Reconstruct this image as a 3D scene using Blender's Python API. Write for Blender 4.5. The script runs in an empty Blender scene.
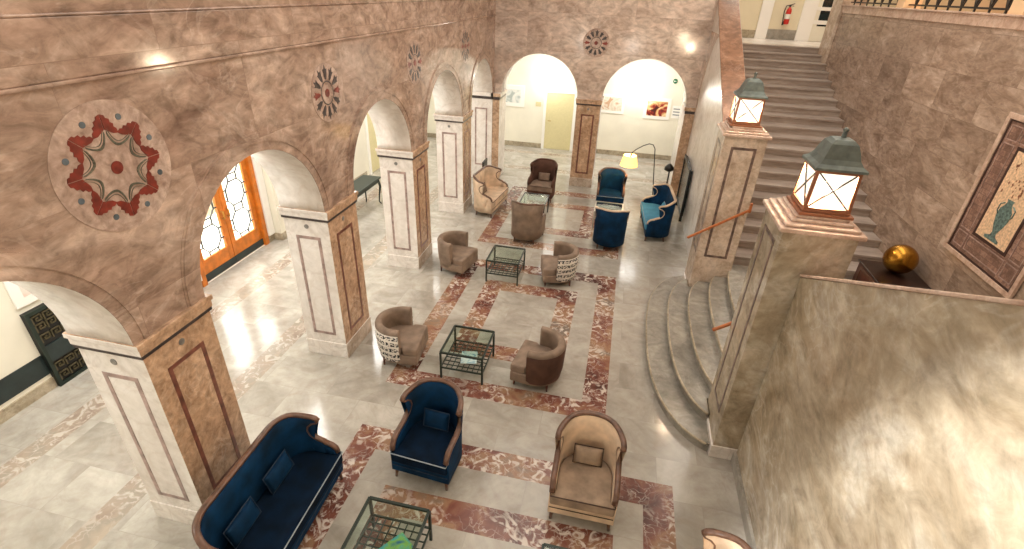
import bpy, bmesh, math, random
from mathutils import Vector, Matrix
random.seed(7)
PI = math.pi
scene = bpy.context.scene
COL = scene.collection
R = math.radians

# ------------------------------------------------------------------ materials
def lin(c):
    return tuple((v / 255 / 12.92) if v / 255 <= 0.04045 else ((v / 255 + 0.055) / 1.055) ** 2.4 for v in c) + (1.0,)

class NT:
    def __init__(s, name):
        s.m = bpy.data.materials.new(name); s.m.use_nodes = True
        s.t = s.m.node_tree; s.b = s.t.nodes['Principled BSDF']
    def n(s, typ, **kw):
        nd = s.t.nodes.new(typ)
        for k, v in kw.items():
            if k in nd.inputs and not hasattr(nd, k): nd.inputs[k].default_value = v
            else:
                try: setattr(nd, k, v)
                except Exception: nd.inputs[k].default_value = v
        return nd
    def l(s, a, b): s.t.links.new(a, b)
    def ramp(s, fac, stops):
        r = s.t.nodes.new('ShaderNodeValToRGB'); e = r.color_ramp.elements
        e[0].position, e[0].color = stops[0]; e[1].position, e[1].color = stops[-1]
        for p, c in stops[1:-1]:
            k = e.new(p); k.color = c
        s.l(fac, r.inputs[0]); return r.outputs[0]
    def mix(s, fac, a, b, mode='MIX'):
        m = s.t.nodes.new('ShaderNodeMix'); m.data_type = 'RGBA'; m.blend_type = mode
        if isinstance(fac, (int, float)): m.inputs[0].default_value = fac
        else: s.l(fac, m.inputs[0])
        for v, i in ((a, 6), (b, 7)):
            if isinstance(v, tuple): m.inputs[i].default_value = v
            else: s.l(v, m.inputs[i])
        return m.outputs[2]
    def math(s, op, a, b=0.0):
        m = s.t.nodes.new('ShaderNodeMath'); m.operation = op
        for v, i in ((a, 0), (b, 1)):
            if isinstance(v, (int, float)): m.inputs[i].default_value = v
            else: s.l(v, m.inputs[i])
        return m.outputs[0]

W1, B1 = (1, 1, 1, 1), (0, 0, 0, 1)

def plain(name, c, rough=0.5, metal=0.0, emit=None, es=0.0, spec=0.5, noise=0.0, nscale=20, sheen=0.0):
    k = NT(name); b = k.b
    b.inputs['Base Color'].default_value = lin(c); b.inputs['Roughness'].default_value = rough
    b.inputs['Metallic'].default_value = metal; b.inputs['Specular IOR Level'].default_value = spec
    if sheen:
        b.inputs['Sheen Weight'].default_value = sheen; b.inputs['Sheen Roughness'].default_value = 0.4
        b.inputs['Sheen Tint'].default_value = lin(tuple(min(255, v * 1.4 + 20) for v in c))
    if noise:
        tc = k.n('ShaderNodeTexCoord'); nz = k.n('ShaderNodeTexNoise'); nz.inputs['Scale'].default_value = nscale; nz.inputs['Detail'].default_value = 5
        k.l(tc.outputs['Object'], nz.inputs['Vector'])
        d = lin(tuple(v * (1 - noise) for v in c)); u = lin(tuple(min(255, v * (1 + noise)) for v in c))
        k.l(k.ramp(nz.outputs['Fac'], [(0.3, d), (0.7, u)]), b.inputs['Base Color'])
    if emit:
        b.inputs['Emission Color'].default_value = lin(emit); b.inputs['Emission Strength'].default_value = es
    return k.m

def marble(name, tones, vein, scale=0.8, vamt=0.5, rough=0.22, joints=None, plane='yz', jcol=None, jtone=0.0, streak=None, mott=0.22):
    """tones: three colours dark/mid/light; veins through a distorted ridge noise; joints=(w,h) block size"""
    k = NT(name); tc = k.n('ShaderNodeTexCoord'); co = tc.outputs['Object']
    if streak:
        mp = k.n('ShaderNodeMapping'); k.l(co, mp.inputs['Vector'])
        mp.inputs['Rotation'].default_value = streak[0]; mp.inputs['Scale'].default_value = streak[1]; cs = mp.outputs['Vector']
    else: cs = co
    off = None
    if joints:
        sx = k.n('ShaderNodeSeparateXYZ'); k.l(co, sx.inputs[0]); cb = k.n('ShaderNodeCombineXYZ')
        ax = {'x': 0, 'y': 1, 'z': 2}
        k.l(sx.outputs[ax[plane[0]]], cb.inputs[0]); k.l(sx.outputs[ax[plane[1]]], cb.inputs[1])
        br = k.n('ShaderNodeTexBrick'); k.l(cb.outputs[0], br.inputs['Vector'])
        br.inputs['Scale'].default_value = 1; br.inputs['Brick Width'].default_value = joints[0]; br.inputs['Row Height'].default_value = joints[1]
        br.inputs['Mortar Size'].default_value = 0.003; br.inputs['Mortar Smooth'].default_value = 0.3
        br.inputs['Color1'].default_value = B1; br.inputs['Color2'].default_value = W1; br.inputs['Mortar'].default_value = (0.5, 0.5, 0.5, 1)
        ad = k.n('ShaderNodeVectorMath'); ad.operation = 'MULTIPLY_ADD'
        k.l(br.outputs['Color'], ad.inputs[0]); ad.inputs[1].default_value = (9, 9, 9); k.l(cs, ad.inputs[2]); cs = ad.outputs[0]
    n1 = k.n('ShaderNodeTexNoise'); n1.inputs['Scale'].default_value = scale; n1.inputs['Detail'].default_value = 9; n1.inputs['Roughness'].default_value = 0.62; n1.inputs['Distortion'].default_value = 1.6
    k.l(cs, n1.inputs['Vector'])
    col = k.ramp(n1.outputs['Fac'], [(0.3, lin(tones[0])), (0.5, lin(tones[1])), (0.68, lin(tones[2]))])
    n2 = k.n('ShaderNodeTexNoise'); n2.inputs['Scale'].default_value = scale * 1.7; n2.inputs['Detail'].default_value = 7; n2.inputs['Distortion'].default_value = 2.5
    k.l(cs, n2.inputs['Vector'])
    rid = k.math('ABSOLUTE', k.math('SUBTRACT', n2.outputs['Fac'], 0.5))
    v = k.ramp(rid, [(0.0, W1), (0.035, B1)])
    n3 = k.n('ShaderNodeTexNoise'); n3.inputs['Scale'].default_value = scale * 0.9; k.l(co, n3.inputs['Vector'])
    vm = k.math('MULTIPLY', k.math('MULTIPLY', v, k.ramp(n3.outputs['Fac'], [(0.4, B1), (0.62, W1)])), vamt)
    col = k.mix(vm, col, lin(vein))
    n4 = k.n('ShaderNodeTexNoise'); n4.inputs['Scale'].default_value = scale * 6; n4.inputs['Detail'].default_value = 10; n4.inputs['Roughness'].default_value = 0.7; n4.inputs['Distortion'].default_value = 0.8
    k.l(cs, n4.inputs['Vector'])
    n5 = k.n('ShaderNodeTexNoise'); n5.inputs['Scale'].default_value = scale * 2.3; n5.inputs['Detail'].default_value = 6; n5.inputs['Distortion'].default_value = 3.5
    k.l(cs, n5.inputs['Vector'])
    lo, hi = 1 - mott, 1 + mott * 0.8
    col = k.mix(1.0, col, k.ramp(n4.outputs['Fac'], [(0.34, (lo, lo, lo * .98, 1)), (0.66, (hi, hi, hi, 1))]), 'MULTIPLY')
    lo, hi = 1 - mott * 0.8, 1 + mott * 0.35
    col = k.mix(1.0, col, k.ramp(n5.outputs['Fac'], [(0.33, (lo, lo * .97, lo * .95, 1)), (0.5, (1, 1, 1, 1)), (0.7, (hi, hi, hi, 1))]), 'MULTIPLY')
    if joints:
        if jtone:
            col = k.mix(jtone, col, k.mix(1.0, col, k.ramp(br.outputs['Color'], [(0, (0.45, 0.42, 0.4, 1)), (1, (1.45, 1.45, 1.45, 1))]), 'MULTIPLY'))
        if jcol: col = k.mix(k.math('MULTIPLY', br.outputs['Fac'], 0.7), col, lin(jcol))
    k.l(col, k.b.inputs['Base Color'])
    k.b.inputs['Roughness'].default_value = rough
    return k.m

def breccia(name, cols, vein, scale=3.0, rough=0.2):
    k = NT(name); tc = k.n('ShaderNodeTexCoord'); co = tc.outputs['Object']
    def noise(sc, det, dist=0.0, v=co):
        n = k.n('ShaderNodeTexNoise'); n.inputs['Scale'].default_value = sc; n.inputs['Detail'].default_value = det; n.inputs['Distortion'].default_value = dist
        k.l(v, n.inputs['Vector']); return n
    big = noise(0.9, 2); mid = noise(4.0, 8, 1.2)
    f = k.math('ADD', k.math('MULTIPLY', big.outputs['Fac'], 0.75), k.math('MULTIPLY', mid.outputs['Fac'], 0.4))
    col = k.ramp(f, [(0.42, lin(cols[0])), (0.55, lin(cols[1])), (0.64, lin(cols[2])), (0.74, lin(cols[3]))])
    wv = noise(3.0, 4)
    ad = k.n('ShaderNodeVectorMath'); ad.operation = 'MULTIPLY_ADD'; k.l(wv.outputs['Color'], ad.inputs[0]); ad.inputs[1].default_value = (0.5, 0.5, 0.5); k.l(co, ad.inputs[2])
    vo = k.n('ShaderNodeTexVoronoi'); vo.feature = 'DISTANCE_TO_EDGE'; vo.inputs['Scale'].default_value = scale; k.l(ad.outputs[0], vo.inputs['Vector'])
    v1 = k.ramp(vo.outputs['Distance'], [(0.0, W1), (0.05, B1)])
    gate = k.ramp(noise(2.6, 3).outputs['Fac'], [(0.42, B1), (0.6, W1)])
    pale = k.ramp(noise(5.5, 9, 2.0).outputs['Fac'], [(0.51, B1), (0.60, W1)])
    gate2 = k.ramp(noise(1.3, 2, 0, ad.outputs[0]).outputs['Fac'], [(0.38, B1), (0.54, W1)])
    vv = k.math('MAXIMUM', k.math('MULTIPLY', k.math('MULTIPLY', v1, gate), 0.6), k.math('MULTIPLY', k.math('MULTIPLY', pale, gate2), 0.85))
    col = k.mix(vv, col, lin(vein))
    k.l(col, k.b.inputs['Base Color']); k.b.inputs['Roughness'].default_value = rough
    return k.m

def pattern_cloth(name):
    """white cloth with rows of black lettering-like blocks"""
    k = NT(name); tc = k.n('ShaderNodeTexCoord'); co = tc.outputs['Object']
    sx = k.n('ShaderNodeSeparateXYZ'); k.l(co, sx.inputs[0])
    ang = k.math('MULTIPLY', k.math('ARCTAN2', sx.outputs[0], sx.outputs[1]), 0.37)
    rows = k.math('FRACT', k.math('MULTIPLY', sx.outputs[2], 9.0))
    rowid = k.math('FLOOR', k.math('MULTIPLY', sx.outputs[2], 9.0))
    u = k.math('ADD', k.math('MULTIPLY', ang, 14.0), k.math('MULTIPLY', rowid, 0.37))
    cb = k.n('ShaderNodeCombineXYZ'); k.l(k.math('MULTIPLY', u, 2.0), cb.inputs[0]); k.l(k.math('MULTIPLY', sx.outputs[2], 40.0), cb.inputs[1])
    wn = k.n('ShaderNodeTexNoise'); wn.inputs['Scale'].default_value = 1.0; wn.inputs['Detail'].default_value = 0; k.l(cb.outputs[0], wn.inputs['Vector'])
    row_on = k.math('MULTIPLY', k.math('GREATER_THAN', rows, 0.22), k.math('LESS_THAN', rows, 0.86))
    gap = k.math('GREATER_THAN', k.math('FRACT', u), 0.12)
    ink = k.math('MULTIPLY', k.math('MULTIPLY', row_on, gap), k.math('GREATER_THAN', wn.outputs['Fac'], 0.47))
    k.l(k.mix(ink, lin((222, 216, 206)), lin((38, 38, 42))), k.b.inputs['Base Color'])
    k.b.inputs['Roughness'].default_value = 0.85
    return k.m

def art(name, bg, cols, scale=2.0):
    k = NT(name); tc = k.n('ShaderNodeTexCoord'); co = tc.outputs['Object']
    nz = k.n('ShaderNodeTexNoise'); nz.inputs['Scale'].default_value = scale; nz.inputs['Detail'].default_value = 2; nz.inputs['Distortion'].default_value = 1.0; k.l(co, nz.inputs['Vector'])
    st = [(0.36, lin(cols[0])), (0.45, lin(bg)), (0.54, lin(cols[1])), (0.62, lin(cols[2]))]
    k.l(k.ramp(nz.outputs['Fac'], st), k.b.inputs['Base Color']); k.b.inputs['Roughness'].default_value = 0.4
    return k.m

def glass(name, tint=(235, 245, 240), rough=0.0):
    k = NT(name)
    k.t.nodes.remove(k.b)
    tr = k.n('ShaderNodeBsdfTransparent'); tr.inputs[0].default_value = lin(tint)
    gl = k.n('ShaderNodeBsdfGlossy'); gl.inputs['Roughness'].default_value = 0.03
    lw = k.n('ShaderNodeLayerWeight'); fr = k.math('ADD', k.math('MULTIPLY', k.math('POWER', lw.outputs['Facing'], 4.0), 0.8), 0.04)
    mx = k.n('ShaderNodeMixShader'); k.l(fr, mx.inputs[0]); k.l(tr.outputs[0], mx.inputs[1]); k.l(gl.outputs[0], mx.inputs[2])
    k.l(mx.outputs[0], k.t.nodes['Material Output'].inputs['Surface'])
    return k.m

M = {}
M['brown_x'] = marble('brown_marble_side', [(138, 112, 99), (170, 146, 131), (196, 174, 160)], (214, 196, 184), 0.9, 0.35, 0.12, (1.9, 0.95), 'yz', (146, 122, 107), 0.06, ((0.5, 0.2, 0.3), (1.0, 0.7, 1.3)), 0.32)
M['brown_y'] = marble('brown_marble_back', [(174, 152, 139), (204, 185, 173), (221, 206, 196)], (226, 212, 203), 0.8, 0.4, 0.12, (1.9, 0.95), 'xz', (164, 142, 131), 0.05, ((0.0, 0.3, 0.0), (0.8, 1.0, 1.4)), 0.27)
M['brown_block'] = marble('brown_block_marble', [(138, 117, 103), (166, 146, 131), (190, 171, 157)], (204, 186, 174), 1.3, 0.3, 0.25, (1.25, 0.62), 'yz', (120, 98, 88), 0.26, ((0.9, 0.0, 0.0), (1.0, 0.5, 1.3)), 0.24)
M['coping'] = marble('raked_coping_marble', [(112, 78, 58), (144, 106, 82), (168, 130, 106)], (196, 164, 144), 1.4, 0.3, 0.25)
M['pier_brown'] = marble('pier_brown_marble', [(158, 126, 100), (188, 156, 128), (208, 178, 152)], (222, 200, 182), 1.6, 0.35, 0.22, mott=0.28)
M['white'] = marble('white_marble', [(208, 200, 194), (226, 220, 215), (237, 233, 230)], (180, 170, 163), 1.0, 0.4, 0.25, mott=0.08)
M['olive'] = marble('olive_marble', [(138, 122, 98), (176, 163, 142), (206, 199, 185)], (216, 211, 200), 0.75, 0.4, 0.13, None, 'yz', None, 0, ((0.7, 0.0, 0.2), (1.0, 0.85, 1.15)), 0.24)
M['ped'] = marble('pedestal_marble', [(170, 149, 130), (200, 182, 165), (216, 202, 189)], (226, 215, 204), 1.5, 0.4, 0.2, mott=0.18)
M['tan_marble'] = marble('tan_cap_marble', [(178, 150, 134), (204, 178, 162), (218, 196, 182)], (228, 211, 200), 1.8, 0.35, 0.2, mott=0.15)
M['floor'] = marble('pale_floor_marble', [(148, 143, 134), (171, 166, 157), (188, 184, 176)], (150, 143, 135), 0.7, 0.3, 0.14, (1.05, 0.62), 'xy', (152, 146, 138), 0.07, None, 0.10)
M['stripe'] = breccia('red_stripe_marble', [(76, 46, 42), (122, 76, 64), (150, 116, 90), (118, 106, 96)], (216, 206, 195), 8.0)
M['stripe_grey'] = breccia('grey_stripe_marble', [(136, 120, 108), (158, 144, 130), (148, 140, 128), (170, 156, 140)], (190, 182, 172), 5.0)
M['step'] = marble('grey_step_marble', [(118, 115, 108), (146, 142, 133), (168, 163, 153)], (186, 180, 172), 1.2, 0.3, 0.28, mott=0.18)
M['stair'] = marble('stair_marble', [(140, 127, 118), (166, 154, 146), (188, 177, 169)], (196, 186, 179), 1.0, 0.35, 0.3, None, 'xz', None, 0, ((0, 0, 0), (0.4, 1, 3)), 0.16)
M['riser'] = marble('stair_riser_marble', [(136, 122, 112), (164, 150, 140), (186, 174, 164)], (176, 164, 157), 1.0, 0.35, 0.35, None, 'xz', None, 0, ((0, 0, 0), (0.4, 1, 3)), 0.16)
M['cream'] = plain('cream_paint', (232, 228, 212), 0.45, noise=0.02, nscale=2)
M['cream_up'] = plain('cream_upper_paint', (222, 212, 184), 0.6, noise=0.02, nscale=2)
M['white_paint'] = plain('white_paint', (240, 238, 232), 0.5)
M['door_yellow'] = plain('pale_yellow_door_paint', (214, 204, 158), 0.45, noise=0.02)
M['band_dark'] = plain('dark_green_band', (36, 48, 48), 0.4, noise=0.15, nscale=6)
M['base_tan'] = marble('tan_base_marble', [(138, 126, 106), (164, 152, 130), (186, 174, 154)], (196, 186, 168), 2.0, 0.4, 0.3)
M['inlay_red'] = plain('red_inlay_stone', (120, 48, 38), 0.3, noise=0.2, nscale=12)
M['inlay_dark'] = plain('dark_inlay_stone', (62, 54, 54), 0.3, noise=0.25, nscale=12)
M['inlay_disc'] = plain('grey_inlay_disc', (122, 120, 116), 0.3, noise=0.2, nscale=12)
M['inlay_green'] = plain('grey_green_inlay_stone', (92, 92, 80), 0.3, noise=0.2, nscale=12)
M['inlay_blue'] = plain('blue_grey_inlay_stone', (88, 98, 106), 0.3, noise=0.2, nscale=12)
M['inlay_grey'] = plain('grey_brown_inlay_line', (104, 86, 80), 0.3, noise=0.3, nscale=9)
M['inlay_line'] = plain('grey_pink_inlay_line', (156, 134, 128), 0.3, noise=0.2, nscale=9)
M['inlay_brown'] = plain('brown_inlay_line', (112, 70, 58), 0.3, noise=0.25, nscale=9)
M['inlay_pale'] = marble('pale_inlay_marble', [(148, 124, 112), (180, 157, 145), (202, 181, 169)], (210, 190, 177), 2.0, 0.4, 0.25)
M['wood_orange'] = plain('orange_wood', (196, 112, 36), 0.35, noise=0.12, nscale=7)
M['wood_black'] = plain('black_brown_lid_wood', (44, 28, 22), 0.3, noise=0.25, nscale=6)
M['wood_dark'] = plain('dark_red_wood', (86, 44, 30), 0.3, noise=0.25, nscale=6)
M['wood_rim'] = plain('brown_rim_wood', (98, 70, 55), 0.35, noise=0.18, nscale=14)
M['rail'] = plain('orange_rail_wood', (176, 104, 60), 0.3, noise=0.12, nscale=14)
M['black'] = plain('black_metal', (24, 24, 24), 0.4)
M['iron'] = plain('dark_green_iron', (38, 50, 44), 0.4, 0.3)
M['pale_metal'] = plain('pale_metal', (196, 190, 178), 0.35, 0.5)
M['gold'] = plain('gold', (176, 128, 50), 0.25, 1.0)
M['brass'] = plain('brass', (190, 150, 80), 0.3, 1.0)
M['copper_green'] = plain('weathered_lantern_metal', (100, 110, 106), 0.5, 0.3, noise=0.15, nscale=9)
M['lantern_frame'] = plain('bronze_lantern_frame', (156, 104, 76), 0.45, 0.4)
def lit_glass(name, col, es, tr):
    k = NT(name); k.t.nodes.remove(k.b)
    e = k.n('ShaderNodeEmission'); e.inputs[0].default_value = lin(col); e.inputs[1].default_value = es
    t = k.n('ShaderNodeBsdfTransparent'); mx = k.n('ShaderNodeMixShader'); mx.inputs[0].default_value = tr
    k.l(e.outputs[0], mx.inputs[1]); k.l(t.outputs[0], mx.inputs[2]); k.l(mx.outputs[0], k.t.nodes['Material Output'].inputs['Surface'])
    return k.m
M['lantern_pane'] = lit_glass('lit_lantern_glass', (255, 236, 208), 2.2, 0.6)
M['shade'] = plain('lit_lamp_shade', (255, 226, 160), 0.7, emit=(255, 206, 112), es=1.5)
M['sconce'] = plain('lit_sconce_glass', (255, 250, 240), 0.4, emit=(255, 248, 236), es=10)
M['fill_panel'] = plain('fill_panel_glow', (255, 250, 242), 0.6, emit=(255, 248, 237), es=3.15)  # glow of the added overhead fill panel
M['navy'] = plain('navy_velvet', (5, 40, 68), 0.75, noise=0.3, nscale=5, sheen=0.08, spec=0.15)
M['tan'] = plain('tan_velvet', (206, 182, 157), 0.75, noise=0.12, nscale=5, sheen=0.15, spec=0.2)
M['brown_velvet'] = plain('brown_velvet', (128, 111, 97), 0.8, noise=0.15, nscale=5, sheen=0.2, spec=0.2)
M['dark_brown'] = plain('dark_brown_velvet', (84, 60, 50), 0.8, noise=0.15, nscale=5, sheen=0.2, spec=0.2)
M['navy_shaded'] = plain('shaded_navy_velvet', (4, 22, 40), 0.8, noise=0.35, nscale=5, spec=0.12)  # navy velvet with the shade on the seats put into its colour
M['pipe_navy'] = plain('dark_blue_piping', (30, 50, 72), 0.7)
M['tan_dark'] = plain('darker_tan_velvet', (146, 127, 109), 0.8, noise=0.15, nscale=6, sheen=0.1, spec=0.2)  # darker tan for the front armchair's seat cushion and pillow
M['old_brass'] = plain('dull_dark_brass', (92, 84, 62), 0.5, 0.5)
M['light_blue'] = plain('light_blue_velvet', (66, 128, 160), 0.75, noise=0.12, nscale=5, sheen=0.35, spec=0.2)
M['pipe_light'] = plain('pale_piping', (140, 150, 158), 0.7)
M['pipe_dark'] = plain('dark_piping', (56, 36, 28), 0.7)
M['pattern'] = pattern_cloth('lettered_cloth')
M['glass'] = glass('clear_glass', (232, 242, 236))
M['glass_door'] = glass('door_glass', (250, 252, 250))
M['mag_green'] = art('green_magazine_cover', (150, 200, 90), [(20, 110, 170), (70, 180, 200), (120, 190, 70)], 3.0)
M['mag_blue'] = art('blue_magazine_cover', (190, 206, 216), [(110, 150, 180), (225, 232, 235), (160, 190, 210)], 7.0)
M['paper'] = plain('paper', (232, 230, 222), 0.7)
M['art_red'] = art('red_print', (150, 40, 30), [(70, 20, 20), (226, 190, 130), (236, 222, 190)], 3.5)
M['art_pale'] = art('pale_print', (226, 220, 206), [(196, 160, 130), (206, 196, 176), (232, 226, 214)], 3.0)
M['art_grey'] = art('grey_print', (214, 218, 214), [(172, 182, 180), (226, 226, 220), (232, 230, 226)], 3.0)
M['art_pink'] = art('pink_print', (200, 150, 130), [(150, 84, 70), (222, 190, 176), (232, 214, 204)], 2.5)
M['red'] = plain('red_paint', (196, 40, 28), 0.35)
M['green_sign'] = plain('green_exit_sign', (20, 110, 70), 0.5)
M['mosaic'] = marble('mosaic_border_stone', [(110, 84, 74), (140, 110, 98), (166, 138, 124)], (176, 150, 138), 6.0, 0.5, 0.35, (0.16, 0.08), 'yz', (84, 62, 56), 0.5)
M['mosaic_field'] = plain('cream_mosaic_field', (222, 192, 160), 0.4, noise=0.14, nscale=30)
M['mosaic_vase'] = plain('blue_green_mosaic', (86, 108, 106), 0.4, noise=0.4, nscale=26)
M['mosaic_dark'] = plain('dark_mosaic_line', (62, 42, 40), 0.4)
M['speck'] = plain('brown_mosaic_leaf', (140, 92, 70), 0.4)
M['warm_wall'] = plain('warm_gallery_paint', (232, 200, 160), 0.6)
M['screen'] = plain('dark_screen', (22, 32, 32), 0.2, noise=0.3, nscale=3)

# ------------------------------------------------------------------ mesh builder
class MB:
    def __init__(s): s.bm = bmesh.new()
    def poly(s, pts, mi=0):
        f = s.bm.faces.new([s.bm.verts.new(p) for p in pts]); f.material_index = mi; return f
    def box(s, x0, x1, y0, y1, z0, z1, mi=0, fm=None):
        v = [s.bm.verts.new((x, y, z)) for x in (x0, x1) for y in (y0, y1) for z in (z0, z1)]
        F = {'-x': (0, 1, 3, 2), '+x': (4, 6, 7, 5), '-y': (0, 4, 5, 1), '+y': (2, 3, 7, 6), '-z': (0, 2, 6, 4), '+z': (1, 5, 7, 3)}
        for k, ix in F.items():
            f = s.bm.faces.new([v[i] for i in ix]); f.material_index = (fm or {}).get(k, mi)
    def obox(s, mat, sx, sy, sz, mi=0):
        n0 = len(s.bm.verts); s.bm.verts.ensure_lookup_table()
        a = MB(); a.box(-sx / 2, sx / 2, -sy / 2, sy / 2, -sz / 2, sz / 2, mi); a.bm.transform(mat); s.join(a)
    def join(s, o):
        me = bpy.data.meshes.new('t'); o.bm.to_mesh(me); s.bm.from_mesh(me); bpy.data.meshes.remove(me); o.bm.free()
    def bar(s, a, b, w, h=None, mi=0, up=(0, 0, 1)):
        a, b = Vector(a), Vector(b); h = h or w; d = (b - a); L = d.length; d.normalize()
        u = Vector(up)
        if abs(d.dot(u)) > 0.98: u = Vector((0, 1, 0))
        r = d.cross(u).normalized(); u2 = r.cross(d)
        m = Matrix((r, d, u2)).transposed().to_4x4(); m.translation = (a + b) / 2
        s.obox(m, w, L, h, mi)
    def tube(s, pts, r, seg=8, mi=0, closed=False, caps=True):
        pts = [Vector(p) for p in pts]; n = len(pts); rings = []
        rr = r if isinstance(r, (list, tuple)) else [r] * n
        prev = None
        for i, p in enumerate(pts):
            a = pts[(i - 1) % n] if (closed or i > 0) else p; b = pts[(i + 1) % n] if (closed or i < n - 1) else p
            d = (b - a).normalized()
            if prev is None:
                u = Vector((0, 0, 1)) if abs(d.z) < 0.9 else Vector((1, 0, 0))
                x = d.cross(u).normalized()
            else:
                x = (prev - d * prev.dot(d)).normalized()
            prev = x; y = d.cross(x)
            rings.append([s.bm.verts.new(p + (x * math.cos(2 * PI * k / seg) + y * math.sin(2 * PI * k / seg)) * rr[i]) for k in range(seg)])
        for i in range(n if closed else n - 1):
            A, B = rings[i], rings[(i + 1) % n]
            for k in range(seg):
                f = s.bm.faces.new([A[k], A[(k + 1) % seg], B[(k + 1) % seg], B[k]]); f.material_index = mi; f.smooth = True
        if caps and not closed:
            s.bm.faces.new(rings[0][::-1]).material_index = mi; s.bm.faces.new(rings[-1]).material_index = mi
    def lathe(s, prof, seg=24, c=(0, 0, 0), mi=0, cap=True):
        rings = []
        for r, z in prof:
            rings.append([s.bm.verts.new((c[0] + r * math.cos(2 * PI * k / seg), c[1] + r * math.sin(2 * PI * k / seg), c[2] + z)) for k in range(seg)])
        for A, B in zip(rings, rings[1:]):
            for k in range(seg):
                f = s.bm.faces.new([A[k], A[(k + 1) % seg], B[(k + 1) % seg], B[k]]); f.material_index = mi; f.smooth = True
        if cap:
            s.bm.faces.new(rings[0][::-1]).material_index = mi; s.bm.faces.new(rings[-1]).material_index = mi
    def prism(s, pts, z0, z1, mi=0, top=None, side=None):
        a = [s.bm.verts.new((p[0], p[1], z0)) for p in pts]; b = [s.bm.verts.new((p[0], p[1], z1)) for p in pts]
        n = len(pts)
        s.bm.faces.new(a[::-1]).material_index = mi
        s.bm.faces.new(b).material_index = mi if top is None else top
        for i in range(n):
            f = s.bm.faces.new([a[i], a[(i + 1) % n], b[(i + 1) % n], b[i]]); f.material_index = mi if side is None else side
    def grid(s, rows, mi=0, closed_u=False, smooth=True):
        V = [[s.bm.verts.new(p) for p in r] for r in rows]
        for A, B in zip(V, V[1:]):
            n = len(A)
            for k in range(n if closed_u else n - 1):
                f = s.bm.faces.new([A[k], A[(k + 1) % n], B[(k + 1) % n], B[k]]); f.material_index = mi; f.smooth = smooth
        return V
    def xf(s, m): s.bm.transform(m); return s
    def build(s, name, mats, parent=None, bevel=0, sub=0, smooth=False, loc=None, clean=True):
        if clean: bmesh.ops.remove_doubles(s.bm, verts=s.bm.verts, dist=1e-5)
        bmesh.ops.recalc_face_normals(s.bm, faces=s.bm.faces)
        me = bpy.data.meshes.new(name); s.bm.to_mesh(me); s.bm.free()
        for m in (mats if isinstance(mats, (list, tuple)) else [mats]): me.materials.append(M[m])
        o = bpy.data.objects.new(name, me); COL.objects.link(o)
        if smooth:
            for p in me.polygons: p.use_smooth = True
        if parent is not None: o.parent = parent
        if loc: o.location = loc
        if bevel:
            b = o.modifiers.new('bevel', 'BEVEL'); b.width = bevel; b.segments = 2; b.limit_method = 'ANGLE'; b.angle_limit = R(40)
        if sub:
            b = o.modifiers.new('sub', 'SUBSURF'); b.levels = sub; b.render_levels = sub
        return o

def tag(o, label, cat, group=None):
    o['label'] = label; o['category'] = cat
    if group: o['group'] = group
    return o
def thing(name, label, cat, loc=(0, 0, 0), rz=0, group=None):
    o = bpy.data.objects.new(name, None); COL.objects.link(o); o.location = loc; o.rotation_euler = (0, 0, rz)
    o.empty_display_size = 0.1
    return tag(o, label, cat, group)
def struct(o): o['kind'] = 'structure'; return o
def copy_tree(o, loc, rz, label, group=None):
    def rec(s, p):
        c = s.copy(); COL.objects.link(c)
        if p is not None: c.parent = p
        for ch in list(s.children): rec(ch, c)
        return c
    kids = o
    c = rec(o, None); c.location = loc; c.rotation_euler = (0, 0, rz); c['label'] = label
    if group: c['group'] = group
    return c

# ------------------------------------------------------------------ floor (one mesh, stripes as inlaid cells)
XL, XB = -3.77, -4.45       # hall face / corridor face of the left arcade
YB, YC = 15.2, 15.88        # hall face / corridor face of the back arcade
stripes = []                # (x0,x1,y0,y1,mat)
def ring(x0, x1, y0, y1, w=0.36, m=1):
    stripes.extend([(x0, x1, y1 - w, y1, m), (x0, x1, y0, y0 + w, m), (x0, x0 + w, y0, y1, m), (x1 - w, x1, y0, y1, m)])
ring(-2.9, 1.24, -0.6, 4.55); ring(-2.18, 0.55, 0.1, 3.72)
ring(-2.96, 0.36, 5.42, 9.68); ring(-2.27, -0.38, 6.38, 8.86)
ring(-2.96, 0.36, 10.55, 14.6); ring(-2.3, -0.3, 11.45, 13.6)
stripes += [(-6.78, -6.47, -3, 15.3, 2), (-5.14, -4.81, -3, 19.0, 2), (-5.14, 3.0, 16.3, 16.62, 2), (-5.14, 3.0, 18.2, 18.5, 2)]
xs = sorted({-7.5, 2.4} | {v for s in stripes for v in s[:2]}); ys = sorted({-3.2, 19.1} | {v for s in stripes for v in s[2:4]})
mb = MB()
for x0, x1 in zip(xs, xs[1:]):
    for y0, y1 in zip(ys, ys[1:]):
        cx, cy = (x0 + x1) / 2, (y0 + y1) / 2; mi = 0
        for s in stripes:
            if s[0] < cx < s[1] and s[2] < cy < s[3]: mi = s[4]
        if cx > 2.4: continue
        mb.poly([(x0, y0, 0), (x1, y0, 0), (x1, y1, 0), (x0, y1, 0)], mi)
struct(mb.build('floor', ['floor', 'stripe', 'stripe_grey']))

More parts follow.
